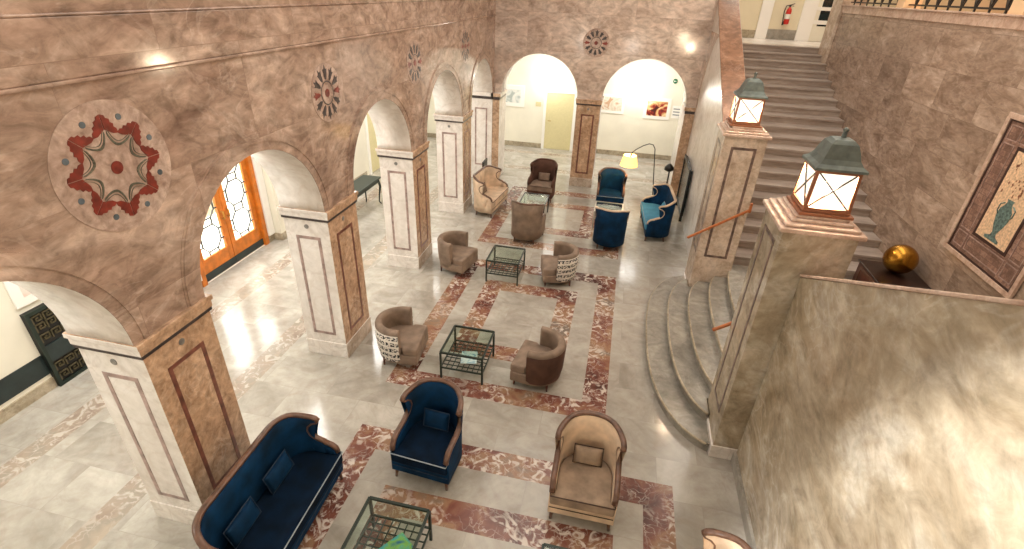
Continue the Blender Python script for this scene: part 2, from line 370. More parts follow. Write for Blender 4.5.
# ------------------------------------------------------------------ arcades
SPR = 2.54            # springing height of the left arches (the back ones spring a little higher)
def arc_pts(u0, u1, n=28):
    c, r = (u0 + u1) / 2, (u1 - u0) / 2
    return [(c - r * math.cos(PI * k / n), SPR + r * math.sin(PI * k / n)) for k in range(n + 1)]
def arcade(name, openings, ustart, uend, ztop, f, mats):
    """f(u, t, z) -> point; t=0 hall face, t=1 corridor face"""
    mb = MB(); cur = ustart
    for (a, b) in openings:
        for t in (0, 1):
            mb.poly([f(cur, t, SPR), f(a, t, SPR), f(a, t, ztop), f(cur, t, ztop)], 0 if t == 0 else 1)
        mb.poly([f(cur, 0, SPR), f(a, 0, SPR), f(a, 1, SPR), f(cur, 1, SPR)], 1)
        P = arc_pts(a, b)
        for (u0, z0), (u1, z1) in zip(P, P[1:]):
            for t in (0, 1):
                mb.poly([f(u0, t, z0), f(u1, t, z1), f(u1, t, ztop), f(u0, t, ztop)], 0 if t == 0 else 1)
            q = mb.poly([f(u0, 0, z0), f(u1, 0, z1), f(u1, 1, z1), f(u0, 1, z0)], 1); q.smooth = True
        cur = b
    for t in (0, 1): mb.poly([f(cur, t, SPR), f(uend, t, SPR), f(uend, t, ztop), f(cur, t, ztop)], 0 if t == 0 else 1)
    mb.poly([f(cur, 0, SPR), f(uend, 0, SPR), f(uend, 1, SPR), f(cur, 1, SPR)], 1)
    o = mb.build(name, mats); struct(o)
    return o
def archivolt(name, a, b, f, mat, out=-0.014):
    """raised moulding ring on the hall face of one arch"""
    mb = MB(); c, r = (a + b) / 2, (b - a) / 2; n = 32
    for r0, r1, t in ((r, r + 0.10, out), (r + 0.10, r + 0.19, out * 1.9), (r + 0.19, r + 0.215, out * 0.7)):
        rows = []
        for k in range(n + 1):
            an = PI * k / n; cs, sn = -math.cos(an), math.sin(an)
            rows.append([f(c + cs * r0, 0.0, SPR + sn * r0), f(c + cs * r0, t, SPR + sn * r0), f(c + cs * r1, t, SPR + sn * r1), f(c + cs * r1, 0.0, SPR + sn * r1)])
        mb.grid(rows, 0, smooth=False)
    return struct(mb.build(name, mat))
fl = lambda u, t, z: (XL + (XB - XL) * t, u, z)
fb = lambda u, t, z: (u, YB + (YC - YB) * t, z)
ZT = 8.6
PY = [(-0.28, 0.54), (2.73, 3.53), (5.79, 6.60), (8.86, 9.66), (12.05, 12.82)]
openL = [(-2.6, -0.28), (0.53, 2.70), (3.52, 5.76), (6.59, 8.84), (9.66, 12.03), (12.82, 15.0)]
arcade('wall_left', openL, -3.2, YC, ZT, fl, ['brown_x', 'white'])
openB = [(-3.55, -1.32), (-0.62, 1.69)]
SPR = 2.60
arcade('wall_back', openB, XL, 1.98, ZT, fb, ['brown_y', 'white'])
SPR = 2.54
for i, (a, b) in enumerate(openL[1:]): archivolt('trim_%d' % (i + 1), a, b, fl, 'brown_x')
SPR = 2.60
for i, (a, b) in enumerate(openB): archivolt('trim_%d' % (i + 7), a, b, fb, 'brown_y')
# cornice bands on the left and back walls
mb = MB(); mb.box(XL - 0.01, XL + 0.010, -3.2, YB - 0.02, 4.63, 5.02, 0); mb.box(XL - 0.01, XL + 0.022, -3.2, YB - 0.02, 4.60, 4.63, 0); mb.box(XL - 0.01, XL + 0.02, -3.2, YB - 0.02, 5.02, 5.04, 0)
struct(mb.build('trim_9', 'brown_x', bevel=0.01))

def frame_strips(mb, plane, off, a0, a1, z0, z1, w, mi=0, th=0.006):
    """rectangular border line on a face. plane 'x'/'y', off=signed coordinate of the face, a* along the other axis"""
    s = 1 if th > 0 else -1; t = abs(th)
    def bx(p0, p1, q0, q1):
        if plane == 'x': mb.box(min(off - s * 0.01, off + s * t), max(off - s * 0.01, off + s * t), p0, p1, q0, q1, mi)
        else: mb.box(p0, p1, min(off - s * 0.01, off + s * t), max(off - s * 0.01, off + s * t), q0, q1, mi)
    bx(a0, a1, z0, z0 + w); bx(a0, a1, z1 - w, z1); bx(a0, a0 + w, z0 + w, z1 - w); bx(a1 - w, a1, z0 + w, z1 - w)

def pier(label, x0, x1, y0, y1, hall, name='arcade_pier'):
    """hall: face that carries the brown marble ('+x' for the left arcade, '-y' for the back one)"""
    t = thing(name, label, 'pillar', ((x0 + x1) / 2, (y0 + y1) / 2, 0), 0, 'marble piers of the lobby arcades')
    X0, X1, Y0, Y1 = x0 - t.location.x, x1 - t.location.x, y0 - t.location.y, y1 - t.location.y
    mb = MB(); mb.box(X0, X1, Y0, Y1, 0.0, SPR - .13, 0, {hall: 1})
    mb.build('shaft', ['white', 'pier_brown'], t)
    mb = MB()
    for e, z0, z1 in ((0.03, SPR - .13, SPR - .055), (0.045, SPR - .055, SPR)):
        mb.box(X0 - e, X1 + e, Y0 - e, Y1 + e, z0, z1, 0, {hall: 1, '+z': 1})
    mb.build('impost', ['white', 'pier_brown'], t, bevel=0.01)
    mb = MB(); mb.box(X0 - 0.02, X1 + 0.02, Y0 - 0.02, Y1 + 0.02, SPR - .165, SPR - .13); mb.build('dark_band', 'inlay_dark', t)
    mb = MB(); mb.box(X0 - 0.012, X1 + 0.012, Y0 - 0.012, Y1 + 0.012, 0.0, 0.27, 0, {hall: 1}); mb.build('plinth', ['white', 'ped'], t, bevel=0.006)
    faces = {'+x': ('x', X1, Y0, Y1, 1), '-y': ('y', Y0, X0, X1, -1), '+y': ('y', Y1, X0, X1, 1), '-x': ('x', X0, Y0, Y1, -1)}
    for fc, (pl, off, a0, a1, s) in faces.items():
        mb = MB(); w = (a1 - a0)
        frame_strips(mb, pl, off, a0 + w * 0.22, a1 - w * 0.22, 0.42, SPR - .42, 0.045, 0, 0.004 * s)
        mb.build('panel_border', 'inlay_brown' if fc == hall else 'inlay_line', t)
        mb = MB(); c = (a0 + a1) / 2
        for zz in (SPR - .27,):
            ring_ = [(c + 0.034 * math.cos(k * PI / 8), zz + 0.034 * math.sin(k * PI / 8)) for k in range(16)]
            mb.prism(ring_, -0.005, 0.005)
            if pl == 'x': mb.xf(Matrix(((0, 0, 1, off), (1, 0, 0, 0), (0, 1, 0, 0), (0, 0, 0, 1))))
            else: mb.xf(Matrix(((1, 0, 0, 0), (0, 0, 1, off), (0, 1, 0, 0), (0, 0, 0, 1))))
        mb.build('roundel', 'inlay_disc', t)
    return t
pl_ = ['marble pier nearest the camera beside the navy sofa', 'marble pier between the orange glass doors and the dark console table',
       'marble pier just past the dark console table', 'marble pier farthest along the left arcade, behind the tan sofa']
SPR = 2.54
for (a, b), lb in zip(PY[1:], pl_): pier(lb, XB, XL, a, b, '+x')
SPR = 2.60
pier('marble pier standing between the two back arches', -1.31, -0.63, YB, YC, '-y')
# corner piers (structure)
for i, (x0, x1, y0, y1) in enumerate(((XL, -3.56, 15.02, YC), (1.70, 1.955, YB, YC))):
    mb = MB()
    if i == 0:
        mb.box(XB, XL, y0, YC, 0, 2.46, 0); mb.box(XB - .04, XL + .03, y0 - .04, YC, 2.50, SPR, 0); mb.box(XB - .01, XL + .01, y0 - .01, YC, 2.42, 2.50, 2)
        frame_strips(mb, 'y', y0, XB + .15, XL - .15, .42, 2.16, .045, 3, -.004)
    mb.box(x0, x1, y0 if i else y0 + .02, y1, 0, 2.46, 0, {'-y': 1})
    mb.box(x0 - .04, x1 + (0 if i else .04), y0 - .04, y1, 2.50, SPR, 0, {'-y': 1}); mb.box(x0 - .01, x1 + (0 if i else .01), y0 - .01, y1, 2.42, 2.50, 2)
    struct(mb.build('trim_%d' % (10 + i), ['white', 'pier_brown', 'inlay_dark', 'inlay_line']))

# ------------------------------------------------------------------ rosettes
def rosette(kind, f, label):
    """f(a, b, h): a,b on the wall, h out of it"""
    mb = MB()
    def disc(r, h, mi, c=(0, 0), n=40):
        mb.poly([f(c[0] + r * math.cos(2 * PI * k / n), c[1] + r * math.sin(2 * PI * k / n), h) for k in range(n)], mi)
        for k in range(n):
            p, q = [(c[0] + r * math.cos(2 * PI * j / n), c[1] + r * math.sin(2 * PI * j / n)) for j in (k, k + 1)]
            mb.poly([f(*p, h), f(*q, h), f(*q, 0), f(*p, 0)], mi)
    def shape(pts, h, mi):
        if kind == 'star': pts = [(p[0] * .95, p[1] * .95) for p in pts]
        mb.poly([f(p[0], p[1], h) for p in pts], mi)
        for p, q in zip(pts, pts[1:] + pts[:1]): mb.poly([f(*p, h), f(*q, h), f(*q, 0), f(*p, 0)], mi)
    def rot(pts, a): return [(x * math.cos(a) - y * math.sin(a), x * math.sin(a) + y * math.cos(a)) for x, y in pts]
    if kind == 'star':
        disc(0.50, 0.004, 0, n=56)
        n = 8
        for i in range(n):
            a = 2 * PI * i / n
            for s in (1, -1):
                leaf = [(0.305, s * 0.003), (0.262, s * 0.07), (0.258, s * 0.112), (0.296, s * 0.106), (0.312, s * 0.086), (0.335, s * 0.092), (0.35, s * 0.066), (0.375, s * 0.068), (0.388, s * 0.04), (0.41, s * 0.036), (0.422, s * 0.003)]
                shape(rot(leaf, a), 0.008, 1)
            # concave arcs of the star
            a0 = a + PI / n
            arc = [(0.178 + 0.078 * (abs(k) / 8) ** 1.8, k / 8 * 0.098) for k in range(-8, 9)]
            for k in range(16):
                q0, q1 = arc[k], arc[k + 1]; e = .12 if k % 2 else 0.0
                q1 = (q1[0] + (q0[0] - q1[0]) * e, q1[1] + (q0[1] - q1[1]) * e)
                shape(rot([q0, q1, (q1[0] + .020, q1[1] * 1.02), (q0[0] + .020, q0[1] * 1.02)], a0), 0.0085, 4)
                q0, q1 = arc[k], arc[k + 1]
                shape(rot([(q0[0] + .036, q0[1]), (q1[0] + .036, q1[1]), (q1[0] + .041, q1[1]), (q0[0] + .041, q0[1])], a0), 0.0085, 4)
            p = rot([(0.385, 0)], a0)[0]; disc(0.024, 0.008, 3, p, 14)
        disc(0.05, 0.008, 1, n=24)
    else:
        disc(0.36, 0.004, 0, n=48)
        n = 12
        for i in range(n):
            a = 2 * PI * i / n
            leaf = [(0.165, -0.008), (0.20, -0.026), (0.245, -0.032), (0.29, -0.05), (0.285, -0.024), (0.30, -0.012), (0.335, 0), (0.30, 0.012), (0.285, 0.024), (0.29, 0.05), (0.245, 0.032), (0.20, 0.026), (0.165, 0.008)]
            shape(rot(leaf, a), 0.008, 1 if i % 6 == 0 else 2)
        for k in range(40):
            a = 2 * PI * k / 40; b = 2 * PI * (k + 1) / 40
            mb.poly([f(r * math.cos(q), r * math.sin(q), 0.008) for r, q in ((0.135, a), (0.15, a), (0.15, b), (0.135, b))], 2)
        disc(0.05, 0.009, 1, n=20)
    o = mb.build('rosette_inlay', ['inlay_pale', 'inlay_red', 'inlay_dark', 'inlay_blue', 'inlay_green'], clean=False)
    return tag(o, label, 'wall rosette', 'inlaid rosettes above the piers')
def fwl(y, z): return lambda a, b, h: (XL + 0.001 + h, y + a, z + b)
def fwb(x, z): return lambda a, b, h: (x + a, YB - 0.001 - h, z + b)
rosette('star', fwl(3.10, 3.97), 'large inlaid star rosette with dark red leaves on the left wall nearest the camera')
rosette('flower', fwl(6.22, 4.02), 'inlaid flower rosette with red and dark petals over the pier by the orange doors')
rosette('flower', fwl(9.23, 4.05), 'inlaid flower rosette on the left wall, third from the camera')
rosette('flower', fwl(12.35, 4.07), 'inlaid flower rosette on the left wall closest to the corner')
rosette('flower', fwb(-0.95, 4.07), 'inlaid flower rosette on the back wall between the two arches')

# ------------------------------------------------------------------ left corridor: outer wall, doors, grille
XO = -7.5
mb = MB()
DY0, DY1, DH = 7.02, 9.08, 2.75
mb.box(XO - 0.3, XO, -3.2, DY0, 0, 4.3); mb.box(XO - 0.3, XO, DY1, 19.4, 0, 4.3); mb.box(XO - 0.3, XO, DY0, DY1, DH, 4.3)
mb.box(XO - 0.01, XO + 0.22, 9.3, 9.95, 0, 4.3)
struct(mb.build('wall_outer', 'cream'))
mb = MB(); mb.box(XO - .01, XO + .07, DY1 + .01, 9.29, .17, 4.1); mb.box(XO - .01, XO + .07, DY0 - .22, DY0 - .01, .17, 4.1); struct(mb.build('trim_21', 'white_paint', bevel=.006))
mb = MB()
for (a, b, e) in ((-3.2, 4.13, 0), (5.5, DY0 - 0.02, 0), (DY1 + 0.02, 9.28, 0), (9.28, 9.97, 0.22), (9.97, 14.0, 0)):
    mb.box(XO - 0.01, XO + e + 0.025, a, b, 0, 0.17, 0)
mb.box(XO - 0.01, XO + 0.012, -3.2, 4.13, 0.24, 0.56, 1)
struct(mb.build('baseboard_outer', ['base_tan', 'band_dark']))
# double door
d = bpy.data.objects.new('door_1', None); COL.objects.link(d); d.location = (XO - 0.06, (DY0 + DY1) / 2, 0); struct(d)
h = (DY1 - DY0) / 2
mb = MB(); mb.box(-.06, .1, -h, -h + .12, 0, DH); mb.box(-.06, .1, h - .12, h, 0, DH); mb.box(-.06, .1, -h + .12, h - .12, DH - .12, DH)
mb.build('door_frame', 'wood_orange', d, bevel=.01)
for s in (-1, 1):
    a0, a1 = (0.006, h - .125) if s > 0 else (-h + .125, -0.006)
    mb = MB(); st = 0.125
    mb.box(-.03, .03, a0, a0 + st, .02, DH - .125); mb.box(-.03, .03, a1 - st, a1, .02, DH - .125)
    mb.box(-.03, .03, a0 + st, a1 - st, .02, .46); mb.box(-.03, .03, a0 + st, a1 - st, DH - .28, DH - .125)
    lf = mb.build('door_leaf', 'wood_orange', d, bevel=.008)
    mb = MB(); mb.box(.03, .042, a0, a1, .02, .17); mb.build('kick_plate', 'band_dark', lf)
    mb = MB(); mb.box(-.004, .004, a0 + st, a1 - st, .46, DH - .28); mb.build('glass_pane', 'glass_door', lf)
    # leaded octagon muntins
    mb = MB(); c = (a0 + a1) / 2; w = (a1 - a0) / 2 - st; rz = .31
    z = .46 + .33; k = 0; bw = .022
    cs = []
    while z < DH - .3:
        cs.append(z); z += .64
    for zc in cs:
        hw, hh = w * 0.76, .25
        oc = [(-hw * .5, -hh), (hw * .5, -hh), (hw, -hh * .45), (hw, hh * .45), (hw * .5, hh), (-hw * .5, hh), (-hw, hh * .45), (-hw, -hh * .45)]
        for (p, q) in zip(oc, oc[1:] + oc[:1]): mb.bar((0.006, c + p[0], zc + p[1]), (0.006, c + q[0], zc + q[1]), bw, bw)
        for sgn in (-1, 1):
            mb.bar((0.006, c + sgn * hw, zc + hh * .45), (0.006, c + sgn * w, zc + hh * .45), bw, bw)
            mb.bar((0.006, c + sgn * hw, zc - hh * .45), (0.006, c + sgn * w, zc - hh * .45), bw, bw)
            mb.bar((0.006, c + sgn * hw * .5, zc + hh), (0.006, c + sgn * hw * .5, zc + .32), bw, bw)
            mb.bar((0.006, c + sgn * hw * .5, zc - hh), (0.006, c + sgn * hw * .5, max(zc - .32, .46)), bw, bw)
    mb.build('leading', 'black', lf)
    mb = MB(); yk = a0 + .07 if s > 0 else a1 - .07
    mb.tube([(.03, yk, 1.05), (.09, yk, 1.05), (.09, yk, 1.2), (.03, yk, 1.2)], .012); mb.build('door_handle', 'brass', lf)
# vestibule outside the doors (daylight)
mb = MB()
mb.box(XO - 3.4, XO - 3.2, 5.2, 11.0, 0, 3.3); mb.box(XO - 3.3, XO - .3, 5.0, 5.2, 0, 3.3); mb.box(XO - 3.3, XO - .3, 11.0, 11.2, 0, 3.3)
mb.box(XO - 3.3, XO, 5.2, 11.0, -.1, 0); mb.box(XO - 3.3, XO - .3, 5.2, 11.0, 3.3, 3.5)
mb.box(XO - 3.2, XO - 2.3, 6.0, 10.4, 0, .45, 1)
struct(mb.build('wall_vestibule', ['white_paint', 'base_tan']))
# radiator grille in the first bay
t = thing('radiator_grille', 'dark iron lattice radiator grille against the corridor wall at lower left', 'radiator cover', (XO, 4.78, 0))
mb = MB(); mb.box(.0, .05, -.65, .65, 0, 1.24); mb.build('backing', 'black', t)
mb = MB()
frame_strips(mb, 'x', .05, -.65, .65, 0, 1.24, .05, 0, .03)
mb.build('frame', 'iron', t)
mb = MB(); mb.box(.04, .075, -.6, .6, .42, .68); mb.build('middle_band', 'band_dark', t)
mbs = [MB(), MB()]
def key(y, z, sz):
    pts = [(-.5, -.5), (-.5, .5), (.5, .5), (.5, -.2), (-.1, -.2), (-.1, .15), (.2, .15)]
    for p, q in zip(pts, pts[1:]): mbs[z > .6].bar((.065, y + p[0] * sz, z + p[1] * sz), (.065, y + q[0] * sz, z + q[1] * sz), .018, .018)
for r_, z in enumerate((.14, .31, .80, .97, 1.10)):
    for k in range(8): key(-.53 + k * .15, z, .115)
mbs[0].build('lower_lattice', 'old_brass', t); mbs[1].build('upper_lattice', 'old_brass', t)
t = thing('framed_print', 'white framed print with pink brown shapes above the iron radiator grille', 'picture', (XO, 4.78, 1.33))
mb = MB(); mb.box(0, .03, -.65, .65, 0, .95); mb.build('frame', 'white_paint', t, bevel=.005)
mb = MB(); mb.box(.028, .034, -.52, .52, .12, .83); mb.build('print', 'art_pink', t)
# far yellow door on the outer wall
d = bpy.data.objects.new('door_2', None); COL.objects.link(d); d.location = (XO, 14.75, 0); struct(d)
mb = MB(); mb.box(-.02, .05, -.55, -.45, 0, 2.2); mb.box(-.02, .05, .45, .55, 0, 2.2); mb.box(-.02, .05, -.45, .45, 2.1, 2.2); mb.build('door_frame', 'white_paint', d)
mb = MB(); mb.box(-.01, .02, -.45, .45, 0.01, 2.1); lf = mb.build('door_leaf', 'door_yellow', d)
mb = MB(); mb.tube([(.02, .37, 1.05), (.06, .37, 1.05), (.06, .27, 1.05)], .01); mb.build('door_handle', 'brass', lf)
# console table
t = thing('console_table', 'dark green console table with cabriole legs seen through the second arch', 'table', (-6.33, 11.3, 0))
mb = MB(); mb.box(-.26, .26, -.8, .8, .72, .76); mb.build('tabletop', 'iron', t, bevel=.01)
mb = MB(); mb.box(-.22, .22, -.74, .74, .62, .72); mb.build('apron', 'iron', t)
for sx in (-1, 1):
    for sy in (-1, 1):
        mb = MB(); mb.tube([(sx * .2, sy * .72, .68), (sx * .23, sy * .76, .5), (sx * .2, sy * .72, .25), (sx * .19, sy * .71, .08), (sx * .225, sy * .75, 0.012)], [.035, .032, .02, .014, .018], 8)
        mb.build('leg', 'iron', t)
# corridor ceilings
mb = MB(); mb.box(XO - .3, XB + .02, -3.2, YC, 4.1, 4.3); mb.box(XO - .3, 1.95, YC - .02, 19.4, 4.0, 4.3)
struct(mb.build('ceiling_corridor', 'white_paint'))

# ------------------------------------------------------------------ back corridor
mb = MB(); mb.box(XO - .3, 2.6, 19.1, 19.4, 0, 4.3); mb.box(2.0, 2.3, YC, 19.1, 0, 4.0)
struct(mb.build('wall_far', 'cream'))
mb = MB(); mb.box(XO, -2.86, 19.075, 19.11, 0, .17); mb.box(-1.64, 2.0, 19.075, 19.11, 0, .17)
struct(mb.build('baseboard_far', 'base_tan'))
d = bpy.data.objects.new('door_3', None); COL.objects.link(d); d.location = (-2.25, 19.1, 0); struct(d)
mb = MB(); mb.box(-.6, -.5, -.05, .02, 0, 2.13); mb.box(.5, .6, -.05, .02, 0, 2.13); mb.box(-.5, .5, -.05, .02, 2.05, 2.13); mb.build('door_frame', 'white_paint', d)
mb = MB(); mb.box(-.5, .5, -.025, .02, .01, 2.05); lf = mb.build('door_leaf', 'door_yellow', d)
mb = MB(); mb.tube([(-.4, -.025, 1.05), (-.4, -.07, 1.05), (-.28, -.07, 1.05)], .011); mb.build('door_handle', 'brass', lf)
def picture(x0, x1, z0, z1, pr, mar, label, matc='white_paint'):
    t = thing('framed_print', label, 'picture', ((x0 + x1) / 2, 19.1, z0)); w = (x1 - x0) / 2; hh = z1 - z0
    mb = MB(); mb.box(-w, w, -.03, .0, 0, hh); mb.build('frame', matc, t, bevel=.004)
    mb = MB(); mb.box(-w + mar, w - mar, -.034, -.02, mar, hh - mar); mb.build('print', pr, t)
picture(-4.42, -3.58, 1.45, 2.2, 'art_grey', .14, 'white framed pale grey print seen through the left back arch')
picture(-0.92, 0.04, 1.5, 2.14, 'art_pale', .09, 'white framed pale print beside the pier between the back arches')
picture(0.72, 1.62, 1.42, 2.14, 'art_red', .11, 'white framed dark red print on the wall of the right back arch')
t = thing('wall_notice', 'small white notice with grey lines right of the dark red print', 'sign', (1.86, 19.1, 1.5))
mb = MB(); mb.box(-.17, .13, -.012, 0, 0, .42); mb.build('board', 'white_paint', t)
mb = MB()
for k in range(3): mb.box(-.13, .09, -.015, -.01, .1 + k * .1, .13 + k * .1)
mb.build('lines', 'inlay_blue', t)
t = thing('small_notice', 'small yellow notice on the wall left of the yellow door', 'sign', (-3.05, 19.1, 1.52))
mb = MB(); mb.box(-.1, .1, -.012, 0, 0, .16); mb.build('board', 'door_yellow', t, bevel=.003)
t = thing('exit_sign', 'small round green sign high on the wall in the right back arch', 'sign', (1.62, 19.1, 2.72))
mb = MB(); mb.lathe([(.001, 0), (.075, 0), (.075, .025), (.001, .025)], 18); mb.xf(Matrix.Rotation(PI / 2, 4, 'X')); mb.build('disc', 'green_sign', t)
mb = MB(); mb.box(-.03, .035, -.03, -.024, -.008, .008); mb.poly([(-.05, -.03, 0), (-.02, -.03, .028), (-.02, -.03, -.028)]); mb.build('arrow', 'white_paint', t)
def sconce(x, label):
    t = thing('wall_sconce', label, 'lamp', (x, 19.1, 2.5), 0, 'lit wall lamps of the back corridor')
    mb = MB(); mb.lathe([(.001, 0), (.06, 0), (.06, .03), (.03, .05), (.001, .05)], 16); mb.xf(Matrix.Rotation(PI / 2, 4, 'X')); mb.build('base', 'brass', t)
    mb = MB(); mb.lathe([(.02, -.13)] + [(.12 * math.sin(a), -.12 * math.cos(a)) for a in [PI * k / 10 for k in range(2, 10)]] + [(.02, .13)], 18, (0, -.15, 0)); mb.build('lamp_globe', 'sconce', t)
    L = bpy.data.lights.new('sconce_light', 'POINT'); L.energy = 38; L.color = (1, .97, .9); L.shadow_soft_size = .14
    o = bpy.data.objects.new('sconce_light', L); COL.objects.link(o); o.location = (x, 18.55, 2.5)
sconce(-2.58, 'lit globe wall lamp above the yellow door in the left back arch')
sconce(0.45, 'lit globe wall lamp above the prints in the right back arch')

# ------------------------------------------------------------------ stair side: raked parapets, pedestals, steps
SL = 0.475
PX0, PX1 = 2.02, 2.40
def parapet(name, ys, zs, x0, x1):
    mb = MB(); n = len(ys)
    for i in range(n - 1):
        (ya, yb), (za, zb) = (ys[i], ys[i + 1]), (zs[i], zs[i + 1])
        mb.poly([(x0, ya, 0), (x0, yb, 0), (x0, yb, zb), (x0, ya, za)], 0)
        mb.poly([(x1, ya, 0), (x1, yb, 0), (x1, yb, zb), (x1, ya, za)], 1)
        mb.poly([(x0, ya, za), (x0, yb, zb), (x1, yb, zb), (x1, ya, za)], 1)
    for i in (0, n - 1): mb.poly([(x0, ys[i], 0), (x1, ys[i], 0), (x1, ys[i], zs[i]), (x0, ys[i], zs[i])], 0)
    return mb
# near one rises towards the camera
mb = parapet('wall_right', [-3.2, 0.2, 5.148], [2.78 + .487 * 4.97, 2.78 + .487 * 4.97, 2.78], 2.05, 2.44)
struct(mb.build('wall_right', ['olive', 'olive']))
mb = MB(); mb.box(2.015, 2.06, -3.2, 5.165, 0, 0.16); struct(mb.build('baseboard_right', 'step', bevel=.006))
mb = MB()
for (ya, za), (yb, zb) in (((5.17, 2.78), (0.2, 2.78 + .487 * 4.97)),):
    mb.bar((2.225, ya, za + .012), (2.225, yb, zb + .012), .37, .03)
struct(mb.build('trim_12', 'tan_marble', bevel=.008))
# far one rises away from the camera
zf = lambda y: 2.74 + SL * (y - 9.93)
mb = parapet('wall_stair', [9.975, 20.0], [zf(9.975), zf(20.0)], 1.96, 2.44)
struct(mb.build('wall_stair', ['white', 'brown_x']))
mb = MB(); mb.bar((2.18, 9.97, zf(9.97) + .015), (2.18, 20, zf(20) + .015), .48, .05); struct(mb.build('trim_13', 'coping', bevel=.008))
# brown spandrel of the blind arch on the hall side of that wall
mb = MB(); n = 16
P = [(15.0 - 1.55 * (1 - math.cos(PI / 2 * k / n)) , 2.62 + 1.9 * math.sin(PI / 2 * k / n)) for k in range(n + 1)]
for (ya, za), (yb, zb) in zip(P, P[1:]):
    mb.poly([(1.952, ya, za), (1.952, yb, zb), (1.952, YB, zb), (1.952, YB, za)]); mb.poly([(1.952, ya, za), (1.952, yb, zb), (1.962, yb, zb), (1.962, ya, za)])
struct(mb.build('trim_14', 'brown_y'))

def pedestal(x0, x1, y0, y1, label, mat, zt=3.28):
    t = thing('lantern_pedestal', label, 'pedestal', ((x0 + x1) / 2, (y0 + y1) / 2, 0), 0, 'marble pedestals flanking the curved steps')
    a, b = (x1 - x0) / 2, (y1 - y0) / 2
    mb = MB(); mb.box(-a, a, -b, b, 0, zt); mb.build('shaft', mat, t, bevel=.008)
    mb = MB(); mb.box(-a - .02, a + .02, -b - .02, b + .02, 0, .2); mb.build('plinth', 'white', t, bevel=.008)
    mb = MB()
    for e, z0, z1 in ((.045, zt, zt + .05), (0.0, zt + .05, zt + .085), (-.06, zt + .085, zt + .12), (-.10, zt + .12, zt + .15)):
        mb.box(-a - e, a + e, -b - e, b + e, z0, z1)
    mb.build('cap', 'tan_marble', t, bevel=.012)
    for pl, off, s, w in (('y', -b, -1, a), ('x', -a, -1, b)):
        if pl == 'y' and y0 < 7: continue
        mb = MB(); frame_strips(mb, pl, off, -w * .6, w * .6, .62 if y0 < 7 else .98, zt - .17, .045, 0, .004 * s); mb.build('panel_border', 'inlay_grey', t)
    return t
pedestal(1.75, 2.46, 5.17, 5.93, 'olive marble pedestal nearest the camera carrying the larger looking lantern', 'olive', 3.26)
pedestal(1.75, 2.44, 9.2, 9.95, 'pale marble pedestal at the foot of the long stairs carrying the farther lantern', 'ped', 3.25)

def lantern(loc, label):
    t = thing('lantern', label, 'lantern', loc, 0, 'lit lanterns on the stair pedestals')
    w, hh = .205, .41
    mb = MB(); mb.box(-w - .05, w + .05, -w - .05, w + .05, 0, .03); mb.box(-w - .02, w + .02, -w - .02, w + .02, .03, .055); mb.build('base', 'lantern_frame', t, bevel=.006)
    wb, wt = w, w - .015
    mb = MB()
    for sx in (-1, 1):
        for sy in (-1, 1): mb.bar((sx * wb, sy * wb, .05), (sx * wt, sy * wt, .05 + hh), .03, .03)
    for k in range(4):
        m = Matrix.Rotation(k * PI / 2, 4, 'Z')
        for ww, zz in ((wb, .065), (wt, .035 + hh)):
            mb.bar(m @ Vector((-ww, -ww, zz)), m @ Vector((ww, -ww, zz)), .03, .03)
    mb.build('frame', 'lantern_frame', t)
    for k in range(4):
        m = Matrix.Rotation(k * PI / 2, 4, 'Z'); e = .004
        mb = MB(); mb.poly([(-wb, -wb + .006, .05), (wb, -wb + .006, .05), (wt, -wt + .006, .05 + hh), (-wt, -wt + .006, .05 + hh)])
        mb.poly([(-wb, -wb + .012, .05), (wb, -wb + .012, .05), (wt, -wt + .012, .05 + hh), (-wt, -wt + .012, .05 + hh)])
        mb.xf(m); pn = mb.build('pane', 'lantern_pane', t)
        mb = MB(); mb.bar((-wb, -wb - .002, .06), (wt, -wt - .002, .04 + hh), .013, .013); mb.bar((wb, -wb - .002, .06), (-wt, -wt - .002, .04 + hh), .013, .013)
        mb.xf(m); mb.build('cross_bars', 'black', pn)
    # bell shaped four-sided roof
    prof = [(wt + .045, .0), (wt + .045, .025), (wt + .005, .055), (wt - .025, .10), (wt - .045, .17), (wt - .07, .235), (.085, .27), (.03, .285)]
    rows = []
    for r, z in prof:
        row = []
        for k in range(4):
            a = PI / 4 + k * PI / 2
            for j in range(4):
                p0 = Vector((math.cos(a), math.sin(a))) * r * 1.414; p1 = Vector((math.cos(a + PI / 2), math.sin(a + PI / 2))) * r * 1.414
                p = p0.lerp(p1, j / 4); row.append((p.x, p.y, .05 + hh + z))
        rows.append(row)
    mb = MB(); V = mb.grid(rows, 0, True, smooth=False); mb.bm.faces.new(V[0]); mb.bm.faces.new(V[-1])
    mb.build('roof', 'copper_green', t)
    mb = MB(); z = .05 + hh + .285; mb.lathe([(.035, 0), (.022, .02), (.02, .06), (.03, .08), (.014, .1)], 12, (0, 0, z - .01)); mb.build('finial', 'copper_green', t)
    L = bpy.data.lights.new('lantern_bulb', 'POINT'); L.energy = 330; L.color = (1, .77, .52); L.shadow_soft_size = .08
    o = bpy.data.objects.new('lantern_bulb', L); COL.objects.link(o); o.location = (loc[0], loc[1], loc[2] + .27)
    return t
lantern((2.13, 5.53, 3.41), 'lit lantern with grey green roof on the olive pedestal nearest the camera')
lantern((2.06, 9.56, 3.40), 'lit lantern on the farther pale pedestal in front of the long stairs')

